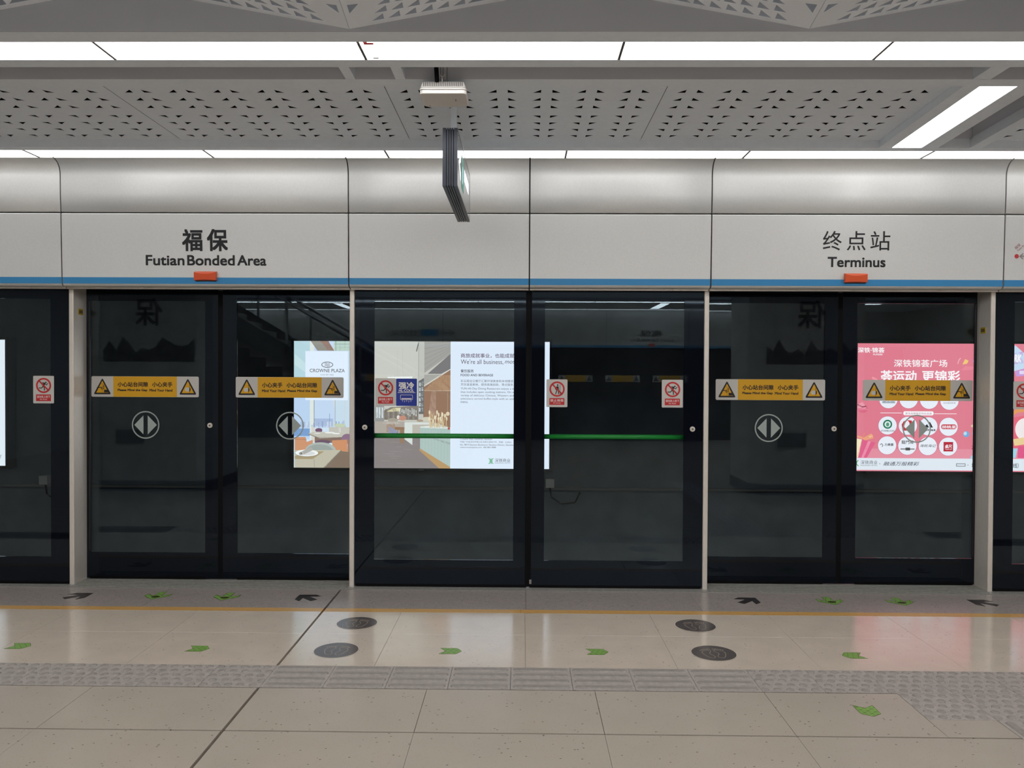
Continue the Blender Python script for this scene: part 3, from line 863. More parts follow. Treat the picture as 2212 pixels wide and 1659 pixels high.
prohibit(-3.464, 1.4155, 'no rushing sign cut off from the others at the left picture edge', 'run', '请勿抢上抢下', 'No Rush')
prohibit(-0.982, 1.410, 'no rushing sign touching the blue cooling sign', 'run', '请勿抢上抢下', 'No Rush')
prohibit(0.252, 1.4075, 'no leaning sign with a standing figure beside the white light box edge', 'lean', '禁止倚靠', 'No Leaning')
prohibit(1.080, 1.4085, 'no rushing sign at the end of the green bar near the middle right post', 'run', '请勿抢上抢下', 'No Rush')
prohibit(3.583, 1.409, 'no rushing sign cut by the right picture edge', 'run', '请勿抢上抢下', 'No Rush')

cs = tag(empty('cooling_sign', (-0.8305, YF - 0.0005, 1.409)), 'blue HL-COOL strong cooling sign with an air conditioner symbol', 'sign')
plate(cs, 0.150, 0.197, S_BLUE, 0.006)
kk = 0.150 / 208.0
U = lambda px: (px - 546) * kk
V = lambda py: (682.5 - py) * kk
P = Print('z', 0.0024); P.text('强冷', U(470), U(620), V(648), V(582), S_WHT, 0.03); P.build('chinese_lettering', cs)
P = Print('z', 0.0024); P.text('HL-COOL', U(470), U(620), V(679), V(653), S_WHT, 0.03); P.build('latin_lettering', cs)
P = Print('z', 0.0024); P.poly(rect(U(457), U(636), V(688), V(684)), S_WHT); P.build('rule', cs)
P = Print('z', 0.0024); P.outline(rrect(U(486), U(606), V(756), V(709), 0.004, 3), 0.0025, S_WHT); P.poly(rect(U(496), U(597), V(752), V(742)), S_WHT)
for i in range(5):
    x = 505 + 21 * i; y = 762 + (5 if i in (1, 3) else 0)
    P.stroke([(U(x + 4), V(y)), (U(x - 2), V(y + 4)), (U(x + 4), V(y + 9)), (U(x - 2), V(y + 15))], 0.0018, S_WHT)
P.build('air_conditioner_symbol', cs)

YTAG = mat('number_tag_yellow', (190, 160, 30), 0.5)
for x, y, z, lab in ((-3.2385, 5.85, 1.985, 'small yellow number tag on the left post'), (3.3345, 5.85, 1.875, 'small yellow number tag on the right post')):
    t = tag(empty('number_tag', (x, y, z)), lab, 'tag', 'yellow number tags')
    MB().box(-0.002, 0.002, -0.03, 0.03, -0.022, 0.022).build('plate', YTAG, t)
    for d in (-0.016, 0.0, 0.016):
        MB().box(-0.0025, 0.0025, d - 0.005, d + 0.005, -0.012, 0.012).build('digit_mark', BLACKINK, t)

# ================================================================== HANGING SIGN AND RADIO BOX
SGN = mat('anthracite_aluminium', (52, 56, 66), 0.38, 0.3)
SGN2 = mat('anthracite_groove', (14, 15, 18), 0.7)
hs = tag(empty('hanging_sign', (-0.393, 4.33, 2.556)), 'dark grey hanging direction sign seen end on with ribbed edges', 'sign')
W, H, LN = 0.080, 0.312, 1.03
b = MB(); b.box(-W / 2 + 0.004, W / 2 - 0.004, 0.006, LN - 0.006, 0.006, H - 0.006); b.build('body', SGN2, hs)
nr = 5; wr = [0.019, 0.0085, 0.0085, 0.0085, 0.019]; gp = (W - sum(wr)) / 4
x = -W / 2
for i in range(nr):
    b = MB(); b.box(x, x + wr[i], 0, 0.010, 0, H); b.box(x, x + wr[i], 0.010, LN, 0, 0.010); b.box(x, x + wr[i], LN - 0.010, LN, 0.010, H); b.box(x, x + wr[i], 0.010, LN - 0.010, H - 0.01, H)
    b.build('frame_rib', SGN, hs); x += wr[i] + gp
FACE = mat('sign_face_smoked', (150, 150, 148), 0.08, spec=0.6)
for s, nm in ((1, 'lit_face'), (-1, 'rear_face')):
    xx = s * (W / 2 - 0.0035)
    MB().box(min(xx, xx + s * 0.003), max(xx, xx + s * 0.003), 0.01, LN - 0.01, 0.01, H - 0.01).build(nm, FACE, hs)
lit = next(o for o in hs.children if o.name.startswith('lit_face'))
E_W = mat('sign_lit_white', (235, 240, 255), 0.5, emit=1.0)
E_G = mat('sign_lit_green', (70, 150, 130), 0.5, emit=0.35)
def side(pts, m, nm):
    b = MB(); b.add([(W / 2 + 0.0004, y, z) for y, z in pts], [tuple(range(len(pts)))]); b.build(nm, m, lit)
side([(0.10, 0.16), (0.24, 0.24), (0.24, 0.19), (0.16, 0.16), (0.24, 0.13), (0.24, 0.08)], E_W, 'direction_arrow')
side([(0.30, 0.06), (0.46, 0.06), (0.46, 0.25), (0.30, 0.25)], E_G, 'exit_symbol')
side([(0.36, 0.10), (0.40, 0.10), (0.41, 0.20), (0.37, 0.20)], E_W, 'exit_symbol_figure')
for i in range(5):
    side([(0.52 + 0.08 * i, 0.15), (0.58 + 0.08 * i, 0.15), (0.58 + 0.08 * i, 0.22), (0.52 + 0.08 * i, 0.22)], E_W, 'sign_lettering')
MB().box(-0.016, 0.016, 0.22, 0.26, H, 0.521).build('hanger_post', CEIL, hs)
MB().box(-0.016, 0.016, 0.76, 0.80, H, 0.521).build('hanger_post', CEIL, hs)

ap = tag(empty('wireless_box', (-0.4, 4.10, 2.937)), 'white vented wireless box hanging from the ceiling slot', 'wireless box')
def rbox(w, d, z0, z1, r, m, nm, k=0.0):
    lo = rrect(-w / 2, w / 2, -d / 2, d / 2, r, 5); hi = rrect(-w / 2 + k, w / 2 - k, -d / 2 + k, d / 2 - k, max(r - k, 0.004), 5)
    return MB().prism([(x, y, z0) for x, y in lo], [(x, y, z1) for x, y in hi]).build(nm, m, ap)
rbox(0.226, 0.195, 0.0, 0.002, 0.02, WHITEPL, 'base_edge', -0.003)
rbox(0.232, 0.201, 0.002, 0.018, 0.022, WHITEPL, 'lower_shell')
rbox(0.226, 0.195, 0.018, 0.021, 0.02, SEAM, 'seam')
rbox(0.234, 0.203, 0.021, 0.028, 0.022, WHITEPL, 'middle_shell')
rbox(0.226, 0.195, 0.028, 0.030, 0.02, SEAM, 'seam')
rbox(0.232, 0.201, 0.030, 0.062, 0.022, WHITEPL, 'upper_shell', 0.012)
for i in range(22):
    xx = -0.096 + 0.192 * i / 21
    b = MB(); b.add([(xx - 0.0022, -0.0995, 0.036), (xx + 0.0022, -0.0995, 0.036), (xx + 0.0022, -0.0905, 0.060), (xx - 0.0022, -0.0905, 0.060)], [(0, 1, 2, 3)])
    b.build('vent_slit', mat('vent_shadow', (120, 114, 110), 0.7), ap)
MB().box(0.056, 0.0585, -0.02, 0.005, -0.0035, -0.002).build('underside_mark', BACKING, ap)
MB().box(-0.0855, -0.083, 0.075, 0.085, -0.0035, -0.002).build('underside_mark', BACKING, ap)
b = MB(); b.tube((-0.03, -0.085, 0.06), (-0.034, -0.10, 0.15), 0.011, 8); b.tube((-0.034, -0.10, 0.15), (-0.030, -0.10, 0.30), 0.011, 8); b.build('black_cable', BLACKRUBBER, ap)
b = MB()
for p, q in (((-0.012, 0), (-0.010, 0.3)), ((0.0, 0), (0.004, 0.3)), ((0.02, 0.0), (0.02, 0.3))):
    b.tube((p[0], -0.09, 0.062 + p[1]), (q[0], -0.10, q[1]), 0.0016, 6)
b.build('hanging_wire', SEAM, ap)
b = MB()
pts = [(-0.016, 0.105), (-0.014, 0.092), (-0.004, 0.084), (0.006, 0.09), (0.008, 0.104)]
for p, q in zip(pts, pts[1:]): b.tube((p[0], -0.095, p[1]), (q[0], -0.095, q[1]), 0.0024, 8)
b.tube((-0.004, -0.095, 0.084), (-0.004, -0.093, 0.062), 0.0024, 8)
b.build('hook', STEEL, ap)

# ================================================================== FLOOR STICKERS
DISC = add_noise(mat('footprint_disc_grey', (84, 78, 76), 0.25), 60, 0.9, 1.05)
DISC_LINE = mat('footprint_outline', (178, 160, 138), 0.4)
def foot(P, s, ox):
    # outline of a bare foot, mirrored by s
    pts = [(-0.042, -0.060), (-0.030, -0.070), (-0.016, -0.066), (-0.010, -0.052), (-0.014, -0.034), (-0.024, -0.020), (-0.026, -0.004), (-0.016, 0.014), (-0.010, 0.028), (-0.016, 0.038), (-0.034, 0.036), (-0.052, 0.026), (-0.060, 0.010), (-0.058, -0.010), (-0.050, -0.038)]
    # round the polyline
    for _ in range(2):
        pts = [((a[0] * .75 + b_[0] * .25, a[1] * .75 + b_[1] * .25), (a[0] * .25 + b_[0] * .75, a[1] * .25 + b_[1] * .75)) for a, b_ in zip(pts, pts[1:] + pts[:1])]
        pts = [p for q in pts for p in q]
    P.outline([(s * u * 1.15 + ox, v * 1.15) for u, v in pts], 0.0022, DISC_LINE)
    for u, v, r in ((-0.016, 0.052, 0.0075), (-0.028, 0.053, 0.0052), (-0.039, 0.050, 0.0048), (-0.049, 0.045, 0.0044), (-0.058, 0.038, 0.004)):
        P.ring(s * u * 1.15 + ox, v * 1.15, r - 0.0014, r + 0.0006, DISC_LINE, 12)
def footprint(x, y, r, label, rot=0.0, fade=False):
    t = tag(empty('footprint_sticker', (x, y, 0.0002), rot), label, 'floor sticker', 'round footprint stickers')
    b = MB(); c = circ(0, 0, r, 48); b.prism([(u, v, 0) for u, v in c], [(u, v, 0.0008) for u, v in c]); b.build('disc', DISC, t)
    b = Print('y', 0.0009); b.ring(0, 0, r, r + 0.003, mat('disc_rim', (200, 186, 168), 0.3), 48); b.build('rim', t)
    for s in (-1, 1):
        P = Print('y', 0.0011); foot(P, s, s * 0.004); P.build('foot_outline', t)
footprint(-1.012, 4.930, 0.122, 'round footprint sticker by the dark joint, the one nearer the doors', -0.03)
footprint(-1.028, 4.443, 0.122, 'worn round footprint sticker by the dark joint, the one nearer the viewer', -0.03)
footprint(1.076, 4.938, 0.122, 'round footprint sticker right of the middle, the one nearer the doors', 0.05)
footprint(1.073, 4.450, 0.122, 'round footprint sticker right of the middle, the one nearer the viewer', 0.05)

G_GRN = mat('sticker_green', (128, 170, 84), 0.35)
G_LINE = mat('sticker_dark_line', (48, 52, 22), 0.4)
def thick_flat(t, pts, m, nm, h=0.0008):
    a = sum(pts[i][0] * pts[(i + 1) % len(pts)][1] - pts[(i + 1) % len(pts)][0] * pts[i][1] for i in range(len(pts)))
    if a < 0: pts = pts[::-1]
    return MB().prism([(u, v, 0) for u, v in pts], [(u, v, h) for u, v in pts]).build(nm, m, t)
def clip_seg(p, q, poly):
    """the pieces of p-q inside a polygon (even-odd)"""
    ts = [0.0, 1.0]
    for a, b_ in zip(poly, poly[1:] + poly[:1]):
        d1 = (q[0] - p[0], q[1] - p[1]); d2 = (b_[0] - a[0], b_[1] - a[1]); den = d1[0] * d2[1] - d1[1] * d2[0]
        if abs(den) < 1e-12: continue
        tt = ((a[0] - p[0]) * d2[1] - (a[1] - p[1]) * d2[0]) / den; uu = ((a[0] - p[0]) * d1[1] - (a[1] - p[1]) * d1[0]) / den
        if 0 < tt < 1 and 0 <= uu <= 1: ts.append(tt)
    ts.sort(); out = []
    for t0, t1 in zip(ts, ts[1:]):
        m = (t0 + t1) / 2; x, y = p[0] + (q[0] - p[0]) * m, p[1] + (q[1] - p[1]) * m
        ins = False
        for a, b_ in zip(poly, poly[1:] + poly[:1]):
            if (a[1] > y) != (b_[1] > y) and x < (b_[0] - a[0]) * (y - a[1]) / (b_[1] - a[1]) + a[0]: ins = not ins
        if ins: out.append(((p[0] + (q[0] - p[0]) * t0, p[1] + (q[1] - p[1]) * t0), (p[0] + (q[0] - p[0]) * t1, p[1] + (q[1] - p[1]) * t1)))
    return out
def grid_lines(t, poly, step, w, d=0.001):
    P = Print('y', d)
    for fam in range(3):
        a = math.radians(60 * fam + 10); dx, dy = math.cos(a), math.sin(a)
        for i in range(-12, 13):
            c = (-dy * step * i, dx * step * i)
            for p, q in clip_seg((c[0] - dx, c[1] - dy), (c[0] + dx, c[1] + dy), poly):
                P.stroke([p, q], w, G_LINE, False)
    P.outline(poly, w * 1.1, G_LINE); P.build('dark_lines', t)
def flag(x, y, rot, label):
    t = tag(empty('green_arrow_sticker', (x, y, 0.0002), rot), label, 'floor sticker', 'green chevron stickers')
    pts = [(-0.062, 0.046), (0.030, 0.046), (0.060, 0.0), (0.030, -0.046), (-0.062, -0.046), (-0.030, 0.0)]
    thick_flat(t, pts, G_GRN, 'green_film'); grid_lines(t, pts, 0.027, 0.0016)
flag(-2.818, 4.464, 0.0, 'small green chevron sticker on the floor at the left picture edge')
flag(-1.800, 4.447, 0.0, 'small green chevron sticker between the left edge and the dark floor joint')
flag(-0.388, 4.444, 0.0, 'small green chevron sticker on the white light box reflection')
flag(0.428, 4.451, 0.0, 'small green chevron sticker in the middle right of the pale light reflection')
flag(1.834, 4.430, math.pi, 'small green chevron sticker pointing away from the pink reflection')
flag(1.602, 3.697, -math.pi / 2, 'green chevron sticker on the near side of the tactile paving')

def door_arrow(x, y, rot, label, green):
    """straight arrow with a broad barbed head pointing +y before rotation"""
    t = tag(empty('green_door_arrow' if green else 'black_door_arrow', (x, y, 0.0002), rot), label, 'floor sticker', 'arrows by the doors')
    k = 1.0
    pts = [(0, 0.085), (0.085, 0.005), (0.085, -0.055), (0.026, -0.004), (0.026, -0.105), (-0.026, -0.105), (-0.026, -0.004), (-0.085, -0.055), (-0.085, 0.005)] 
    if green:
        pts = [(u * 1.0, v) for u, v in pts]
        thick_flat(t, pts, G_GRN, 'green_film'); grid_lines(t, pts, 0.030, 0.0018)
        P = Print('y', 0.0016); P.poly(circ(0, 0.02, 0.03, 12, 0.022), G_LINE); P.build('dark_emblem', t)
    else:
        thick_flat(t, pts, mat('sticker_black', (44, 40, 40), 0.4), 'black_film')
D45 = math.radians(45)
door_arrow(-3.045, 5.488, -D45, 'black arrow sticker in front of the left steel post', False)
door_arrow(-2.512, 5.488, math.pi, 'green door arrow sticker, left one before the left sliding door', True)
door_arrow(-2.030, 5.478, math.pi, 'green door arrow sticker, right one before the left sliding door', True)
door_arrow(-1.480, 5.490, D45, 'black arrow sticker left of the dark floor joint', False)
door_arrow(1.565, 5.505, -D45, 'black arrow sticker just right of the middle right post', False)
door_arrow(2.118, 5.492, math.pi, 'green door arrow sticker, left one before the right sliding door', True)
door_arrow(2.592, 5.488, math.pi, 'green door arrow sticker, right one before the right sliding door', True)
door_arrow(3.138, 5.497, D45, 'black arrow sticker in front of the right steel post', False)

# ================================================================== ADVERT LIGHT BOXES ACROSS THE TRACK
def ink(r, g, b_, k=1.0):
    m = mat('advert_%d_%d_%d' % (r, g, b_), (r, g, b_), 0.5, spec=0.2, emit=1.22)
    m.cycles.emission_sampling = 'NONE'
    m.node_tree.nodes['Principled BSDF'].inputs['Base Color'].default_value = (0, 0, 0, 1)
    m.node_tree.nodes['Principled BSDF'].inputs['Specular IOR Level'].default_value = 0.0
    return m
YA = 9.45
ADF = mat('light_box_frame', (40, 42, 46), 0.4, 0.5)
def light_box(x0, z0, wd, ht, label):
    t = tag(empty('advert_light_box', (x0, YA, z0)), label, 'advert')
    b = MB(); b.box(-0.03, wd + 0.03, 0.004, 0.15, -0.03, ht + 0.03); b.build('case', ADF, t)
    b = MB(); f = 0.028
    b.box(-f, wd + f, -0.012, 0.004, -f, 0); b.box(-f, wd + f, -0.012, 0.004, ht, ht + f); b.box(-f, 0, -0.012, 0.004, 0, ht); b.box(wd, wd + f, -0.012, 0.004, 0, ht)
    b.build('frame', ADF, t)
    MB().box(wd * 0.5 - 0.03, wd * 0.5 + 0.03, -0.016, -0.012, -0.024, -0.008).build('latch', SEAM, t)
    return t
HB, WB = 1.497, 3.018
# --- hotel and restaurant advert; drawn on a sheet whose units are those of a 2212-wide close view
a1 = light_box(-2.693, 0.424, WB, HB, 'wide lit advert showing a restaurant interior and hotel lettering beyond the track')
KX = WB / (552 * 5.53); KY = HB / (273.5 * 5.53)
AU = lambda cx: (cx - 190) * KX
AV = lambda cy: HB - (cy - 95) * KY
class Ad(Print):
    def q(s, pts, c): return s.poly([(AU(a), AV(b_)) for a, b_ in pts], ink(*c))
    def r(s, x0, y0, x1, y1, c): return s.q([(x0, y0), (x1, y0), (x1, y1), (x0, y1)], c)
    def l(s, pts, w_, c): return s.stroke([(AU(a), AV(b_)) for a, b_ in pts], w_ * KX, ink(*c), False)
    def e(s, cx, cy, rx, ry, c): return s.poly(circ(AU(cx), AV(cy), rx * KX, 24, ry * KY), ink(*c))
A = Ad('z', 0.0005)
X_1, X_2, X_3, X_4 = 190, 985, 2062, 3243
A.r(X_1, 95, X_1 + 0, 95, (0, 0, 0)) if False else None
# picture of the window tables
A.r(X_1, 95, X_2, 1607, (206, 222, 240)); A.layer()
A.r(X_1, 95, 380, 700, (184, 210, 220)); A.r(X_1, 700, 380, 1270, (188, 208, 236)); A.r(380, 95, 432, 1270, (222, 226, 224)); A.r(432, 95, 690, 1130, (196, 212, 238)); A.r(660, 95, 690, 1110, (216, 218, 212)); A.r(690, 95, X_2, 1110, (200, 216, 232)); A.layer()
A.q([(390, 95), (520, 95), (665, 210), (470, 210)], (148, 142, 134)); A.q([(505, 95), (602, 95), (672, 210), (600, 210)], (150, 118, 106)); A.r(668, 95, X_2, 210, (188, 206, 196))
for x in (690, 740, 800, 850, 900): A.l([(x, 95), (x, 210)], 7, (96, 122, 116))
A.l([(670, 130), (985, 130)], 6, (96, 122, 116)); A.l([(700, 170), (985, 170)], 6, (96, 122, 116))
A.q([(200, 250), (328, 360), (328, 470), (200, 380)], (198, 220, 226))
A.r(432, 1020, 660, 1110, (170, 184, 216)); A.r(X_1, 1140, 380, 1230, (124, 158, 206)); A.layer()
for i in range(28):
    random.seed(i); x = random.uniform(200, 820); h = random.uniform(20, 85)
    A.r(x, 1125 - h, x + random.uniform(8, 18), 1125, random.choice([(176, 190, 218), (150, 168, 204), (206, 214, 230)]))
A.l([(617, 960), (617, 1125)], 6, (140, 150, 184)); A.layer()
A.r(400, 1120, 440, 1300, (216, 208, 200)); A.l([(432, 780), (432, 1130)], 6, (112, 116, 120)); A.l([(684, 780), (684, 1100)], 5, (150, 148, 144)); A.l([(800, 780), (800, 1090)], 5, (210, 206, 196))
A.r(610, 1120, X_2, 1190, (196, 190, 182)); A.e(740, 1100, 70, 22, (196, 204, 176)); A.e(490, 1160, 45, 26, (118, 86, 110)); A.layer()
A.q([(360, 1198), (440, 1178), (850, 1180), (985, 1190), (985, 1230), (510, 1256)], (196, 190, 180)); A.q([(360, 1198), (510, 1256), (510, 1268), (360, 1208)], (140, 132, 122)); A.r(440, 1240, 985, 1310, (132, 108, 98)); A.layer()
A.e(620, 1188, 60, 9, (236, 234, 232)); A.e(700, 1198, 45, 7, (240, 238, 236)); A.e(470, 1196, 40, 6, (226, 222, 220))
for x in (530, 555, 730, 745): A.l([(x, 1128), (x + 4, 1185)], 5, (226, 226, 230))
A.e(540, 1300, 90, 26, (110, 86, 104)); A.e(830, 1260, 70, 60, (142, 112, 136)); A.layer()
A.q([(200, 1245), (330, 1240), (345, 1300), (415, 1275), (428, 1400), (200, 1400)], (206, 146, 112)); A.q([(648, 1280), (830, 1270), (835, 1440), (660, 1430)], (206, 142, 104)); A.r(835, 1270, X_2, 1607, (150, 118, 100)); A.l([(200, 1270), (340, 1270)], 5, (150, 98, 70)); A.layer()
A.e(510, 1400, 185, 96, (176, 180, 176)); A.layer()
A.e(500, 1420, 170, 92, (156, 162, 158)); A.layer()
A.q([(200, 1400), (755, 1395), (560, 1607), (200, 1607)], (192, 184, 166)); A.q([(755, 1395), (770, 1410), (600, 1607), (545, 1607)], (128, 118, 106)); A.q([(560, 1607), (770, 1410), (985, 1430), (985, 1607)], (132, 112, 98)); A.layer()
A.q([(200, 1470), (430, 1412), (555, 1412), (415, 1505), (205, 1505)], (168, 150, 118)); A.l([(430, 1500), (440, 1605)], 5, (150, 142, 126)); A.layer()
A.e(345, 1435, 140, 42, (140, 128, 110)); A.layer(); A.e(345, 1432, 138, 40, (238, 238, 238)); A.layer(); A.e(345, 1436, 100, 24, (214, 212, 212)); A.layer()
A.q([(258, 1425), (400, 1362), (425, 1395), (300, 1455), (262, 1455)], (172, 168, 164)); A.q([(258, 1425), (290, 1412), (310, 1450), (270, 1460)], (206, 202, 198)); A.e(275, 1440, 18, 16, (80, 74, 70)); A.layer()
# logo card
A.r(328, 215, 838, 800, (226, 234, 250)); A.layer()
INK1 = (96, 92, 98)
A.ring(AU(590), AV(377), 62 * KX, 70 * KX, ink(*INK1), 40, 0.45)
for dy in (-14, 0, 14): A.l([(558, 377 + dy), (575, 370 + dy), (595, 384 + dy), (622, 372 + dy)], 5, (110, 100, 104))
A.build('restaurant_window_picture', a1)
T = Print('z', 0.012); T.text('CROWNE PLAZA', AU(382), AU(800), AV(467), AV(426), ink(*INK1), 0.008); T.build('hotel_lettering', a1)
T = Print('z', 0.012); T.text('IHG® 旗下酒店', AU(512), AU(668), AV(507), AV(487), ink(140, 138, 142)); T.build('hotel_lettering', a1)
# picture of the buffet hall
A = Ad('z', 0.0005)
A.r(X_2, 95, X_3, 1607, (196, 192, 184)); A.layer()
A.r(X_2, 95, 1680, 900, (200, 198, 192)); A.r(1680, 95, 1750, 900, (192, 190, 184)); A.q([(1750, 95), (X_3, 95), (X_3, 245), (1750, 470)], (164, 160, 156)); A.layer()
for i in range(6): A.l([(1750, 120 + 62 * i), (2062, 100 + 20 * i)], 3, (138, 134, 132))
A.l([(1680, 110), (1655, 215)], 10, (92, 86, 84)); A.l([(1680, 95), (1680, 860)], 4, (140, 136, 134)); A.l([(1490, 180), (1490, 460)], 2, (176, 174, 170)); A.l([(1430, 200), (1430, 500)], 2, (182, 180, 176))
A.q([(1790, 480), (2062, 240), (2062, 420), (1950, 480)], (124, 120, 122)); A.q([(1750, 490), (1940, 490), (1740, 620)], (168, 164, 158)); A.layer()
A.q([(1730, 640), (2062, 430), (2062, 1120), (1740, 1020)], (150, 116, 96)); A.q([(1940, 495), (2062, 495), (2062, 680), (1740, 680)], (178, 142, 112)); A.q([(1835, 680), (1890, 680), (1890, 1080), (1800, 1000)], (172, 140, 124)); A.l([(1725, 645), (2062, 425)], 9, (224, 220, 216)); A.l([(1740, 682), (2062, 682)], 5, (212, 196, 178)); A.layer()
A.q([(1680, 570), (1745, 530), (1745, 960), (1685, 960)], (110, 108, 108))
for i in range(6):
    A.r(1688, 585 + 60 * i, 1706, 630 + 60 * i, (214, 222, 228)); A.r(1714, 575 + 62 * i, 1738, 622 + 62 * i, (196, 204, 212))
A.q([(1310, 518), (1610, 512), (1605, 536), (1315, 540)], (236, 236, 234)); A.layer()
A.r(1160, 860, 1270, 1050, (150, 148, 146)); A.q([(1250, 930), (1350, 880), (1680, 860), (1680, 1030), (1250, 1030)], (134, 124, 116))
for i in range(14): A.l([(1262 + 30 * i, 900), (1262 + 30 * i, 1025)], 7, (96, 88, 84) if i % 2 else (172, 166, 160))
A.q([(1300, 935), (1380, 888), (1470, 885), (1460, 930)], (222, 212, 170))
for i, x in enumerate((1175, 1205, 1240)): A.r(x, 880, x + 22, 1010, (216, 222, 228))
for i in range(9): A.r(1455 + 24 * i, 890 + (i % 3) * 12, 1466 + 24 * i, 960 + (i % 3) * 14, (224, 228, 230))
A.layer()
A.e(1440, 1000, 18, 24, (226, 220, 216)); A.e(1490, 1010, 46, 30, (196, 140, 122)); A.e(1375, 1035, 60, 26, (166, 156, 144)); A.e(1780, 1020, 60, 26, (206, 198, 180)); A.e(1700, 1040, 40, 14, (170, 150, 130)); A.layer()
A.q([(1160, 1050), (1520, 1050), (1520, 1190), (1160, 1190)], (176, 164, 156)); A.e(1360, 1070, 110, 16, (214, 204, 196)); A.r(1300, 1080, 1400, 1180, (164, 138, 118)); A.q([(1320, 1110), (1400, 1140), (1450, 1190), (1330, 1190)], (140, 148, 186)); A.layer()
A.r(985, 1050, 1160, 1607, (150, 140, 138)); A.q([(1160, 1190), (X_3, 1190), (X_3, 1607), (1160, 1607)], (138, 128, 128)); A.layer()
for i in range(12):
    random.seed(90 + i); x = random.uniform(1180, 1600); y = 1240 + 28 * i
    A.l([(x, y), (x + random.uniform(60, 160), y + random.uniform(-4, 6))], 3, (160, 150, 148))
A.q([(1400, 1115), (1585, 1120), (1585, 1150), (1400, 1150)], (150, 116, 92)); A.r(1460, 1140, 1510, 1310, (150, 122, 100)); A.l([(1440, 1150), (1400, 1270)], 7, (140, 118, 104)); A.layer()
A.q([(1515, 1060), (1830, 1060), (1830, 1085), (1610, 1090), (1610, 1330), (1515, 1260)], (216, 218, 214)); A.r(1610, 1085, 1830, 1240, (188, 180, 170)); A.layer()
A.q([(1702, 1115), (2062, 1125), (2062, 1590), (1702, 1370)], (176, 192, 188)); A.q([(1702, 1110), (1800, 1100), (2062, 1118), (2062, 1135), (1702, 1124)], (224, 226, 222)); A.q([(1860, 1240), (2062, 1300), (2062, 1325), (1860, 1262)], (112, 106, 104)); A.q([(1702, 1370), (2062, 1590), (2062, 1607), (1930, 1607), (1690, 1390)], (186, 150, 106)); A.layer()
for i in range(9): A.l([(1725 + 38 * i, 1140), (1725 + 38 * i, 1385 + 22 * i)], 3, (160, 178, 174))
for i in range(26):
    random.seed(i + 200); x = random.uniform(1815, 2030); tx = x + random.uniform(-30, 45); ty = random.uniform(930, 1050)
    A.l([(x, 1120), (tx, ty)], 6, random.choice([(214, 190, 152), (196, 168, 128), (228, 210, 178)]))
    if i % 2 == 0: A.e(tx, ty, 10, 24, (230, 214, 186))
A.l([(2030, 690), (2030, 930)], 3, (196, 170, 150)); A.e(2032, 955, 22, 24, (226, 206, 180)); A.e(2045, 1130, 14, 16, (176, 92, 80))
A.build('buffet_hall_picture', a1)
# white text field
k2 = 5.53 / 4.609
BX = lambda cx: AU((760 + cx / 4.609 - 600) * 5.53)
BY = lambda cy: AV((700 + cy / 4.609 - 720) * 5.53)
A = Ad('z', 0.0008); A.poly(rect(BX(984), WB, 0, HB), ink(222, 230, 246)); A.layer(); A.poly(rect(BX(982), BX(987), 0, HB), ink(240, 246, 255)); A.build('white_text_field', a1)
def bl(body, x0, x1, y0, y1, c, bold=0.0, slant=0.0):
    T = Print('z', 0.0022); T.text(body, BX(x0), BX(x1), BY(y1), BY(y0), ink(*c), bold, slant); T.build('advert_lettering', a1)
PLUM = (96, 66, 92); GRY = (92, 88, 98)
bl('商旅成就事业，也能成就', 1083, 1615, 288, 332, PLUM, 0.008); bl("We're all business,", 1083, 1506, 346, 400, (96, 82, 98)); bl('mostly.', 1520, 1690, 346, 400, (96, 82, 98), 0, 0.25)
bl('餐饮服务', 1083, 1212, 447, 478, (80, 70, 84), 0.01); bl('FOOD AND BEVERAGE', 1083, 1405, 491, 514, (76, 70, 84), 0.02)
bl('彩云阁全日餐厅汇聚环球美食和本地精选', 1083, 1606, 548, 574, GRY); bl('烹饪道道美味，提供高端自助、零点服务', 1083, 1604, 584, 610, GRY)
bl('YUN-All Day Dining Restaurant enjoys a w', 1083, 1615, 626, 652, GRY); bl('that includes open cooking stations. On o', 1083, 1612, 660, 686, GRY); bl('variety of delicious Chinese, Western and', 1083, 1612, 694, 720, GRY); bl('selections served buffet-style with an add', 1083, 1612, 728, 752, GRY); bl('menu.', 1083, 1158, 764, 780, GRY)
bl('Crowne Plaza Shenzhen Nanshan', 1080, 1398, 1128, 1146, GRY); bl('中国广东省深圳市南山区深南大道9819号', 1080, 1444, 1158, 1175, GRY); bl('邮编：518054', 1466, 1588, 1158, 1175, GRY); bl('No. 9819 Shennan Boulevard, Nanshan District, Shenzhen', 1080, 1620, 1186, 1206, GRY); bl('www.crowneplaza.com  400 884 0888', 1080, 1436, 1212, 1232, GRY)
bl('深铁商业', 1426, 1580, 1330, 1366, (70, 72, 80)); bl('SHENZHEN METRO', 1426, 1580, 1371, 1380, (90, 92, 98))
A = Ad('z', 0.0022); GL = ink(40, 160, 84)
for s in (-1, 1):
    A.stroke([(BX(1388 + s * 22), BY(1330)), (BX(1388 + s * 8), BY(1342)), (BX(1388 + s * 6), BY(1355)), (BX(1388 + s * 8), BY(1368)), (BX(1388 + s * 22), BY(1382))], 6 * KX * 1.2, GL)
    A.stroke([(BX(1388 + s * 5), BY(1332)), (BX(1388 + s * 5), BY(1382))], 5 * KX * 1.2, GL)
A.stroke([(BX(1368), BY(1356)), (BX(1408), BY(1356))], 5 * KX, GL); A.build('metro_emblem', a1)

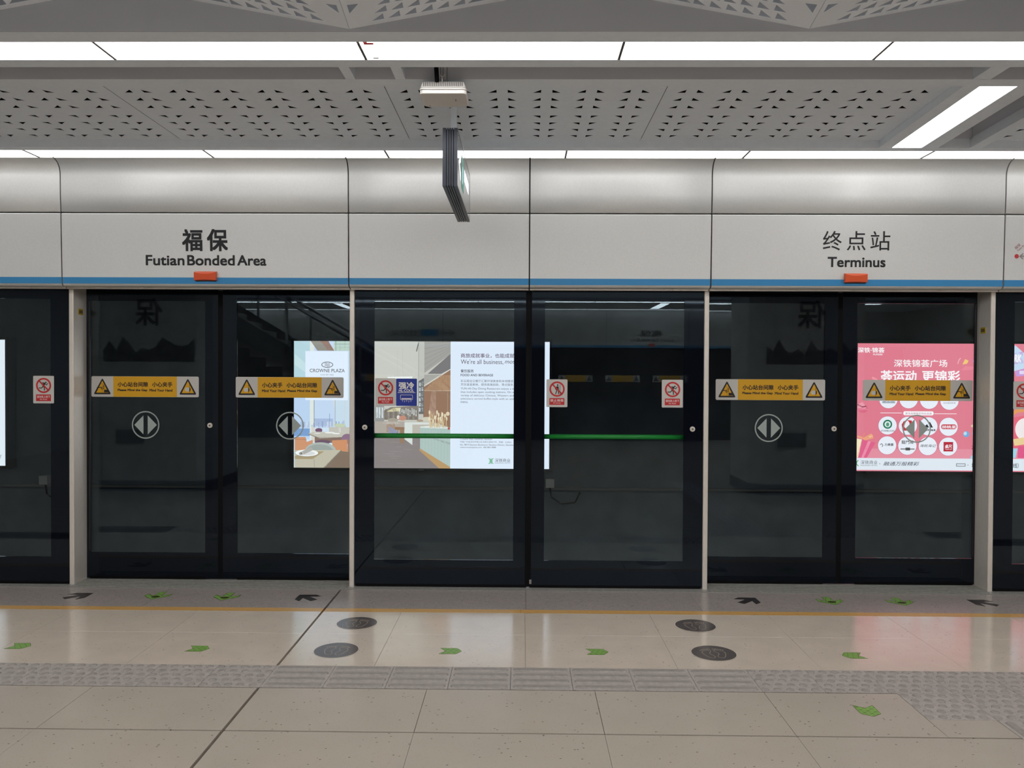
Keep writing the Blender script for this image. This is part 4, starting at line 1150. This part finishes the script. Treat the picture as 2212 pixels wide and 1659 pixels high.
# --- pink shopping advert
a2 = light_box(3.926, 0.424, WB, HB, 'pink lit shopping advert with white shop circles beyond the track')
K3 = HB / (274.5 * 4.607)
CX = lambda cx: (cx - 147) * K3
CY = lambda cy: HB - (cy - 198) * K3 * 1.0
class Ad2(Print):
    def q(s, pts, c): return s.poly([(CX(a), CY(b_)) for a, b_ in pts], ink(*c))
    def r(s, x0, y0, x1, y1, c): return s.q([(x0, y0), (x1, y0), (x1, y1), (x0, y1)], c)
    def l(s, pts, w_, c): return s.stroke([(CX(a), CY(b_)) for a, b_ in pts], w_ * K3, ink(*c))
    def e(s, cx, cy, rx, ry, c): return s.poly(circ(CX(cx), CY(cy), rx * K3, 32, ry * K3), ink(*c))
A = Ad2('z', 0.0005)
A.poly(rect(0, WB, 0, HB), ink(222, 122, 140)); A.layer()
A.poly(rect(0, WB, CY(1340), CY(1240)), ink(226, 140, 158)); A.layer()
A.poly(rect(0, WB, CY(1452), CY(1334)), ink(222, 226, 236)); A.build('pink_sheet', a2)
def pl(body, x0, x1, y0, y1, c, bold=0.0, slant=0.0, nm='advert_lettering'):
    T = Print('z', 0.0050); T.text(body, CX(x0), CX(x1), CY(y1), CY(y0), ink(*c), bold, slant); T.build(nm, a2)
WH = (248, 240, 244)
pl('深铁·锦荟', 152, 411, 240, 290, WH, 0.02); pl('M-PARK', 300, 396, 299, 316, WH, 0.02, 0.2)
pl('深铁锦荟广场', 508, 1030, 358, 430, WH, 0.012); pl('荟运动', 380, 728, 466, 575, WH, 0.022); pl('更锦彩', 786, 1156, 466, 575, WH, 0.022)
pl('深铁商业', 190, 355, 1357, 1395, (70, 72, 82)); pl('SHENZHEN METRO', 188, 354, 1401, 1412, (84, 86, 94)); pl('融通万般精彩', 412, 768, 1368, 1408, (76, 76, 88), 0.008, 0.3); pl('地铁购物公园站（3号线）', 1282, 1742, 1376, 1424, (80, 80, 92), 0.01)
A = Ad2('z', 0.0032)
for s in (-1, 1): A.l([(143 + s * 22, 1358), (143 + s * 9, 1372), (143 + s * 7, 1385), (143 + s * 9, 1398), (143 + s * 24, 1412)], 8, (40, 150, 84))
A.e(378, 1390, 4, 4, (80, 80, 90)); A.r(1130, 1383, 1222, 1412, (100, 100, 108)); A.layer(); A.r(1136, 1389, 1216, 1406, (222, 226, 236)); A.e(1246, 1398, 4, 4, (80, 80, 90))
A.build('metro_emblem', a2)
A = Ad2('z', 0.0012)
A.l([(382, 886), (590, 886)], 5, WH); A.l([(912, 891), (1128, 891)], 5, WH); A.poly(rrect(CX(606), CX(904), CY(908), CY(868), 0.02), ink(*WH)); A.build('heading_rule', a2)
pl('更多品牌等您到店品鉴', 624, 884, 880, 900, (150, 84, 110))
circles = [(458, 750, 90), (657, 750, 90), (858, 754, 90), (1058, 762, 90), (452, 1010, 90), (652, 1012, 90), (853, 1016, 90), (1052, 1020, 90), (450, 1207, 90), (649, 1210, 90), (850, 1213, 90), (1050, 1216, 90)]
for cx, cy, r in circles:
    A = Ad2('z', 0.0012); A.e(cx, cy, r + 4, r + 4, (206, 104, 128)); A.layer(); A.e(cx, cy, r, r, (232, 232, 242)); A.build('shop_circle', a2)
A = Ad2('z', 0.0026)
A.e(452, 998, 45, 45, (44, 120, 92)); A.layer(); A.e(452, 998, 30, 30, (226, 234, 232)); A.layer(); A.e(452, 1000, 16, 20, (92, 150, 128))
A.q([(608, 970), (640, 955), (690, 960), (690, 1060), (600, 1060), (590, 1000)], (196, 48, 62)); A.layer(); A.e(640, 1000, 28, 40, (236, 230, 236))
A.q([(822, 1010), (840, 995), (860, 1028), (836, 1028)], (40, 40, 46)); A.q([(850, 985), (868, 972), (898, 1028), (876, 1028)], (40, 40, 46))
A.poly(rrect(CX(978), CX(1128), CY(1044), CY(996), 0.025), ink(196, 44, 66)); A.r(1004, 1170, 1098, 1264, (180, 36, 56)); A.layer()
A.l([(585, 1242), (715, 1242)], 12, (130, 126, 128)); A.r(630, 1228, 675, 1256, (70, 66, 68)); A.r(395, 770, 524, 790, (170, 176, 188)); A.l([(380, 1200), (395, 1190), (408, 1206), (400, 1220)], 6, (100, 100, 106))
A.build('shop_marks', a2)
pl('STARBUCKS', 388, 518, 1056, 1070, (60, 66, 66), 0.02); pl('adidas', 780, 922, 1036, 1062, (48, 48, 54), 0.03); pl('胡桃里', 986, 1122, 1006, 1036, WH, 0.02); pl('力美健', 424, 510, 1186, 1212, (50, 50, 56), 0.02); pl('龍門陣', 590, 708, 1156, 1192, (60, 56, 58), 0.01); pl('海蚝海记', 770, 930, 1194, 1222, (80, 80, 86), 0.005, 0.3); pl('桌尺', 1018, 1086, 1196, 1232, WH, 0.02); pl('Yum Mi', 1020, 1082, 1238, 1248, WH, 0.02); pl('日彩国际影城', 998, 1116, 776, 792, (110, 104, 128)); pl('茶 火 饮', 402, 514, 766, 784, (120, 120, 134))
A = Ad2('z', 0.0030)
A.e(205, 845, 50, 42, (216, 104, 130)); A.layer(); A.q([(160, 800), (200, 778), (240, 825), (235, 845), (150, 840)], (232, 150, 168)); A.l([(158, 806), (200, 828), (235, 822)], 12, (150, 66, 80)); A.l([(150, 852), (250, 852)], 14, (226, 122, 146)); A.layer()
A.q([(200, 1150), (335, 1180), (250, 1330), (147, 1330)], (222, 96, 136)); A.q([(147, 1140), (200, 1150), (165, 1330), (147, 1330)], (240, 224, 190)); A.q([(260, 1165), (290, 1170), (220, 1330), (195, 1330)], (240, 150, 176)); A.layer()
A.l([(160, 1120), (220, 1140), (290, 1100), (305, 1130), (230, 1150)], 18, (236, 160, 124)); A.l([(225, 1085), (210, 1130)], 12, (226, 132, 120)); A.e(285, 1118, 20, 22, (240, 200, 160))
A.q([(1180, 404), (1205, 350), (1240, 365), (1225, 395)], (240, 196, 120)); A.l([(1135, 395), (1145, 360), (1160, 342)], 8, (242, 178, 190)); A.q([(1165, 460), (1210, 420), (1300, 425), (1320, 440), (1250, 458)], (232, 132, 150)); A.e(1315, 370, 30, 32, (196, 160, 220)); A.e(1318, 460, 18, 40, (186, 150, 214)); A.l([(302, 540), (340, 560)], 22, (238, 150, 160))
A.e(1225, 1092, 30, 30, (112, 168, 214)); A.layer(); A.e(1215, 1085, 16, 18, (190, 214, 236)); A.e(1302, 1085, 16, 14, (130, 190, 224)); A.e(1295, 1010, 26, 14, (226, 196, 160)); A.l([(1280, 1205), (1296, 1218), (1280, 1240), (1300, 1238)], 5, (180, 60, 96)); A.e(1300, 1320, 30, 20, (160, 206, 222))
A.build('shop_illustrations', a2)
A = Ad2('z', 0.0030)
A.q([(1420, 240), (1700, 215), (1785, 290), (1790, 440), (1640, 480), (1420, 470)], (196, 214, 236)); A.q([(1420, 320), (1770, 275), (1780, 390), (1420, 420)], (190, 142, 210)); A.q([(1695, 470), (1806, 440), (1806, 512), (1710, 520)], (196, 150, 216)); A.layer(); A.r(1740, 462, 1790, 496, (226, 210, 236)); A.layer()
A.l([(1660, 900), (1720, 860), (1800, 850), (1880, 900)], 34, (226, 150, 90)); A.q([(1640, 930), (1920, 890), (1920, 1210), (1660, 1230)], (226, 100, 120)); A.layer(); A.e(1800, 1040, 95, 110, (240, 226, 228)); A.layer(); A.q([(1685, 1140), (1790, 1120), (1800, 1190), (1700, 1205)], (232, 200, 146)); A.q([(1640, 1230), (1730, 1230), (1710, 1325), (1640, 1325)], (160, 206, 226)); A.q([(1735, 1210), (1900, 1200), (1900, 1325), (1730, 1325)], (222, 84, 132))
A.build('shop_illustrations', a2)
pl('M-PARK', 1560, 1755, 305, 375, WH, 0.03, 0.2)
# --- next advert on the other side, only its end shows
a0 = light_box(-6.128 - WB, 0.424, WB, HB, 'pale lit advert whose end shows at the left picture edge')
A = Print('z', 0.0005); A.poly(rect(0, WB, 0, HB), ink(222, 230, 240)); A.build('pale_sheet', a0)
T = Print('z', 0.0012); T.text('深铁商业 · 融通万般精彩', WB - 1.0, WB - 0.05, 0.075, 0.13, ink(76, 76, 88), 0.005, 0.3); T.build('advert_lettering', a0)

# junction boxes low on the track wall
JB = mat('junction_box_grey', (170, 168, 164), 0.5)
for x, lab in ((-5.70, 'small grey junction box low on the track wall beyond the left door'), (0.338, 'small grey junction box under the end of the hotel advert')):
    t = tag(empty('junction_box', (x, 9.5, 0.20)), lab, 'junction box', 'track wall junction boxes')
    MB().box(-0.048, 0.048, -0.02, 0.06, 0, 0.10).build('box', JB, t); MB().box(-0.05, 0.05, -0.026, -0.02, -0.002, 0.102).build('lid', JB, t)
    b = MB(); pts = [(0.0, 0), (0.02, -0.12), (0.14, -0.2), (0.3, -0.18), (0.36, -0.06)]
    for p, q in zip(pts, pts[1:]): b.tube((p[0], 0.02, p[1]), (q[0], 0.02, q[1]), 0.01, 8)
    b.build('cable', BLACKRUBBER, t)

# ================================================================== HALL BEHIND THE VIEWER (mirrored in the glass, save the added vault fill panels)
for i, y in enumerate((1.6, -0.9, -3.3)):  # invented rows of glowing panels, out of view, added to brighten floor and ceiling
    for k in range(-3, 3):
        lamp_panel(0.3 + 2.4 * k, 2.4 + 2.4 * k, y - 0.12, y + 0.12, 'added unseen vault fill light panel, %s of the %s row' % (ORD[k + 3], ORD[i]), 'added vault fill lights', z=3.57, lm=LIGHT_VAULT_FILL)
COLM = mat('column_cladding', (205, 203, 198), 0.45)
SKIRT = mat('column_skirting', (40, 40, 42), 0.4)
INKG = mat('mural_ink', (58, 60, 64), 0.6)
def column(x0, x1, label):
    y0, y1 = 0.35, 1.55
    t = tag(empty('clad_column', ((x0 + x1) / 2, (y0 + y1) / 2, 0)), label, 'column', 'platform columns behind the viewer')
    hw, hd = (x1 - x0) / 2, (y1 - y0) / 2; ch = 0.16
    oct_ = [(-hw + ch, -hd), (hw - ch, -hd), (hw, -hd + ch), (hw, hd - ch), (hw - ch, hd), (-hw + ch, hd), (-hw, hd - ch), (-hw, -hd + ch)]
    MB().prism([(a, b_, 0.14) for a, b_ in oct_], [(a, b_, 3.7) for a, b_ in oct_]).build('cladding', COLM, t)
    s = 1.01; MB().prism([(a * s, b_ * s, 0) for a, b_ in oct_], [(a * s, b_ * s, 0.14) for a, b_ in oct_]).build('skirting', SKIRT, t)
    # ink painting on the upper face towards the doors (faces +Y)
    b = MB(); yy = hd + 0.002; n = 14; u0, u1 = hw - ch - 0.02, -hw + ch + 0.02
    random.seed(int(x0 * 10)); top = [(u0 + (u1 - u0) * i / n, 1.78 + 0.22 * random.random()) for i in range(n + 1)]
    b.add([(u0, yy, 1.68), (u1, yy, 1.68)] + [(a, yy, c) for a, c in reversed(top)], [tuple(range(n + 3))]); b.build('ink_mountains', INKG, t)
    for body, zc in (('福', 2.75), ('保', 2.32)):
        P = Print('z', 0); P.text(body, -0.17, 0.17, zc - 0.17, zc + 0.17, BLACKINK, 0.02)
        o = P.build('calligraphy', t); o.rotation_euler.z = math.pi; o.location = (0, hd + 0.004, 0)
    # a small exit plate low on the face
    b = MB(); b.box(-0.42, -0.06, yy, yy + 0.02, 0.62, 0.80); b.build('exit_plate', mat('exit_plate_dark', (46, 60, 54), 0.4), t)
column(2.95, 4.45, 'pale clad column with ink painting, behind the viewer on the right')
column(-5.6, -4.05, 'pale clad column with ink painting, behind the viewer on the left')
def opp_text(body, x0, x1, z0, z1, m, bold, nm, t):
    P = Print('z', 0.0); cx = (x0 + x1) / 2; P.text(body, -(x1 - x0) / 2, (x1 - x0) / 2, z0, z1, m, bold)
    o = P.build(nm, t); o.rotation_euler.z = math.pi; o.location = (cx, YB + 0.004, 0)
t = tag(empty('opposite_station_lettering', (0, 0, 0)), 'station lettering on the opposite header, mirrored in the glass', 'lettering')
opp_text('福保', 2.75, 3.25, 2.42, 2.56, BLACKINK, 0.01, 'chinese_lettering', t); opp_text('Futian Bonded Area', 2.5, 3.5, 2.30, 2.375, BLACKINK, 0.01, 'latin_lettering', t)
opp_text('往双龙', -3.05, -2.45, 2.42, 2.56, BLACKINK, 0.01, 'chinese_lettering', t); opp_text('←', -1.85, -1.55, 2.42, 2.56, BLACKINK, 0.01, 'direction_arrow', t)
MB().box(-2.35, -1.95, YB + 0.003, YB + 0.006, 2.42, 2.57).build('line_number_plate', BLUE, t)
for cx in (-4.5, -3.4, 1.25, 2.35, 3.45):
    P = Print('z', 0.0); P.poly(rect(-0.4, 0.4, -0.077, 0.077), S_GREY); P.layer(); P.poly(rect(-0.24, 0.24, -0.077, 0.077), S_YEL); P.layer(); P.poly([(-0.385, -0.055), (-0.255, -0.055), (-0.32, 0.06)], S_BLK); P.poly([(0.385, -0.055), (0.255, -0.055), (0.32, 0.06)], S_BLK)
    o = P.build('door_notice', back); o.rotation_euler.z = math.pi; o.location = (cx, YB - 0.11, 1.44)
MB().box(2.93, 3.08, YB + 0.004, YB + 0.03, 2.19, 2.255).build('red_lamp', ORANGE, t)

# staircase rising behind the viewer, its rails show mirrored in the glass
st = tag(empty('staircase', (-1.0, -2.5, 0)), 'grey staircase with sloping handrails, behind the viewer', 'staircase')
STM = mat('stair_stone', (120, 118, 116), 0.5); RAILM = mat('stair_rail_steel', (150, 150, 152), 0.3, 0.8); STRG = mat('stair_stringer', (58, 60, 64), 0.4)
for i in range(17):
    x = -0.28 * i; z = 0.165 * (i + 1)
    MB().box(x - 0.28, x, -0.75, 0.75, max(0, z - 0.33), z).build('step', STM, st)
for yy in (-0.8, 0.76):
    a = [(0.1, 0.0), (0.1, 0.2), (-4.76, 3.05), (-4.76, 2.6)]
    MB().prism([(u, yy, v) for u, v in a], [(u, yy + 0.04, v) for u, v in a]).build('stringer', STRG, st)
    b = MB(); b.tube((0.1, yy + 0.02, 0.98), (-4.3, yy + 0.02, 3.5), 0.03, 10); b.build('handrail', RAILM, st)
    for k in range(5):
        x = 0.0 - 1.0 * k; z = 0.2 + 0.588 * k
        MB().box(x - 0.02, x + 0.02, yy, yy + 0.04, z - 0.15, z + 0.82).build('baluster', RAILM, st)
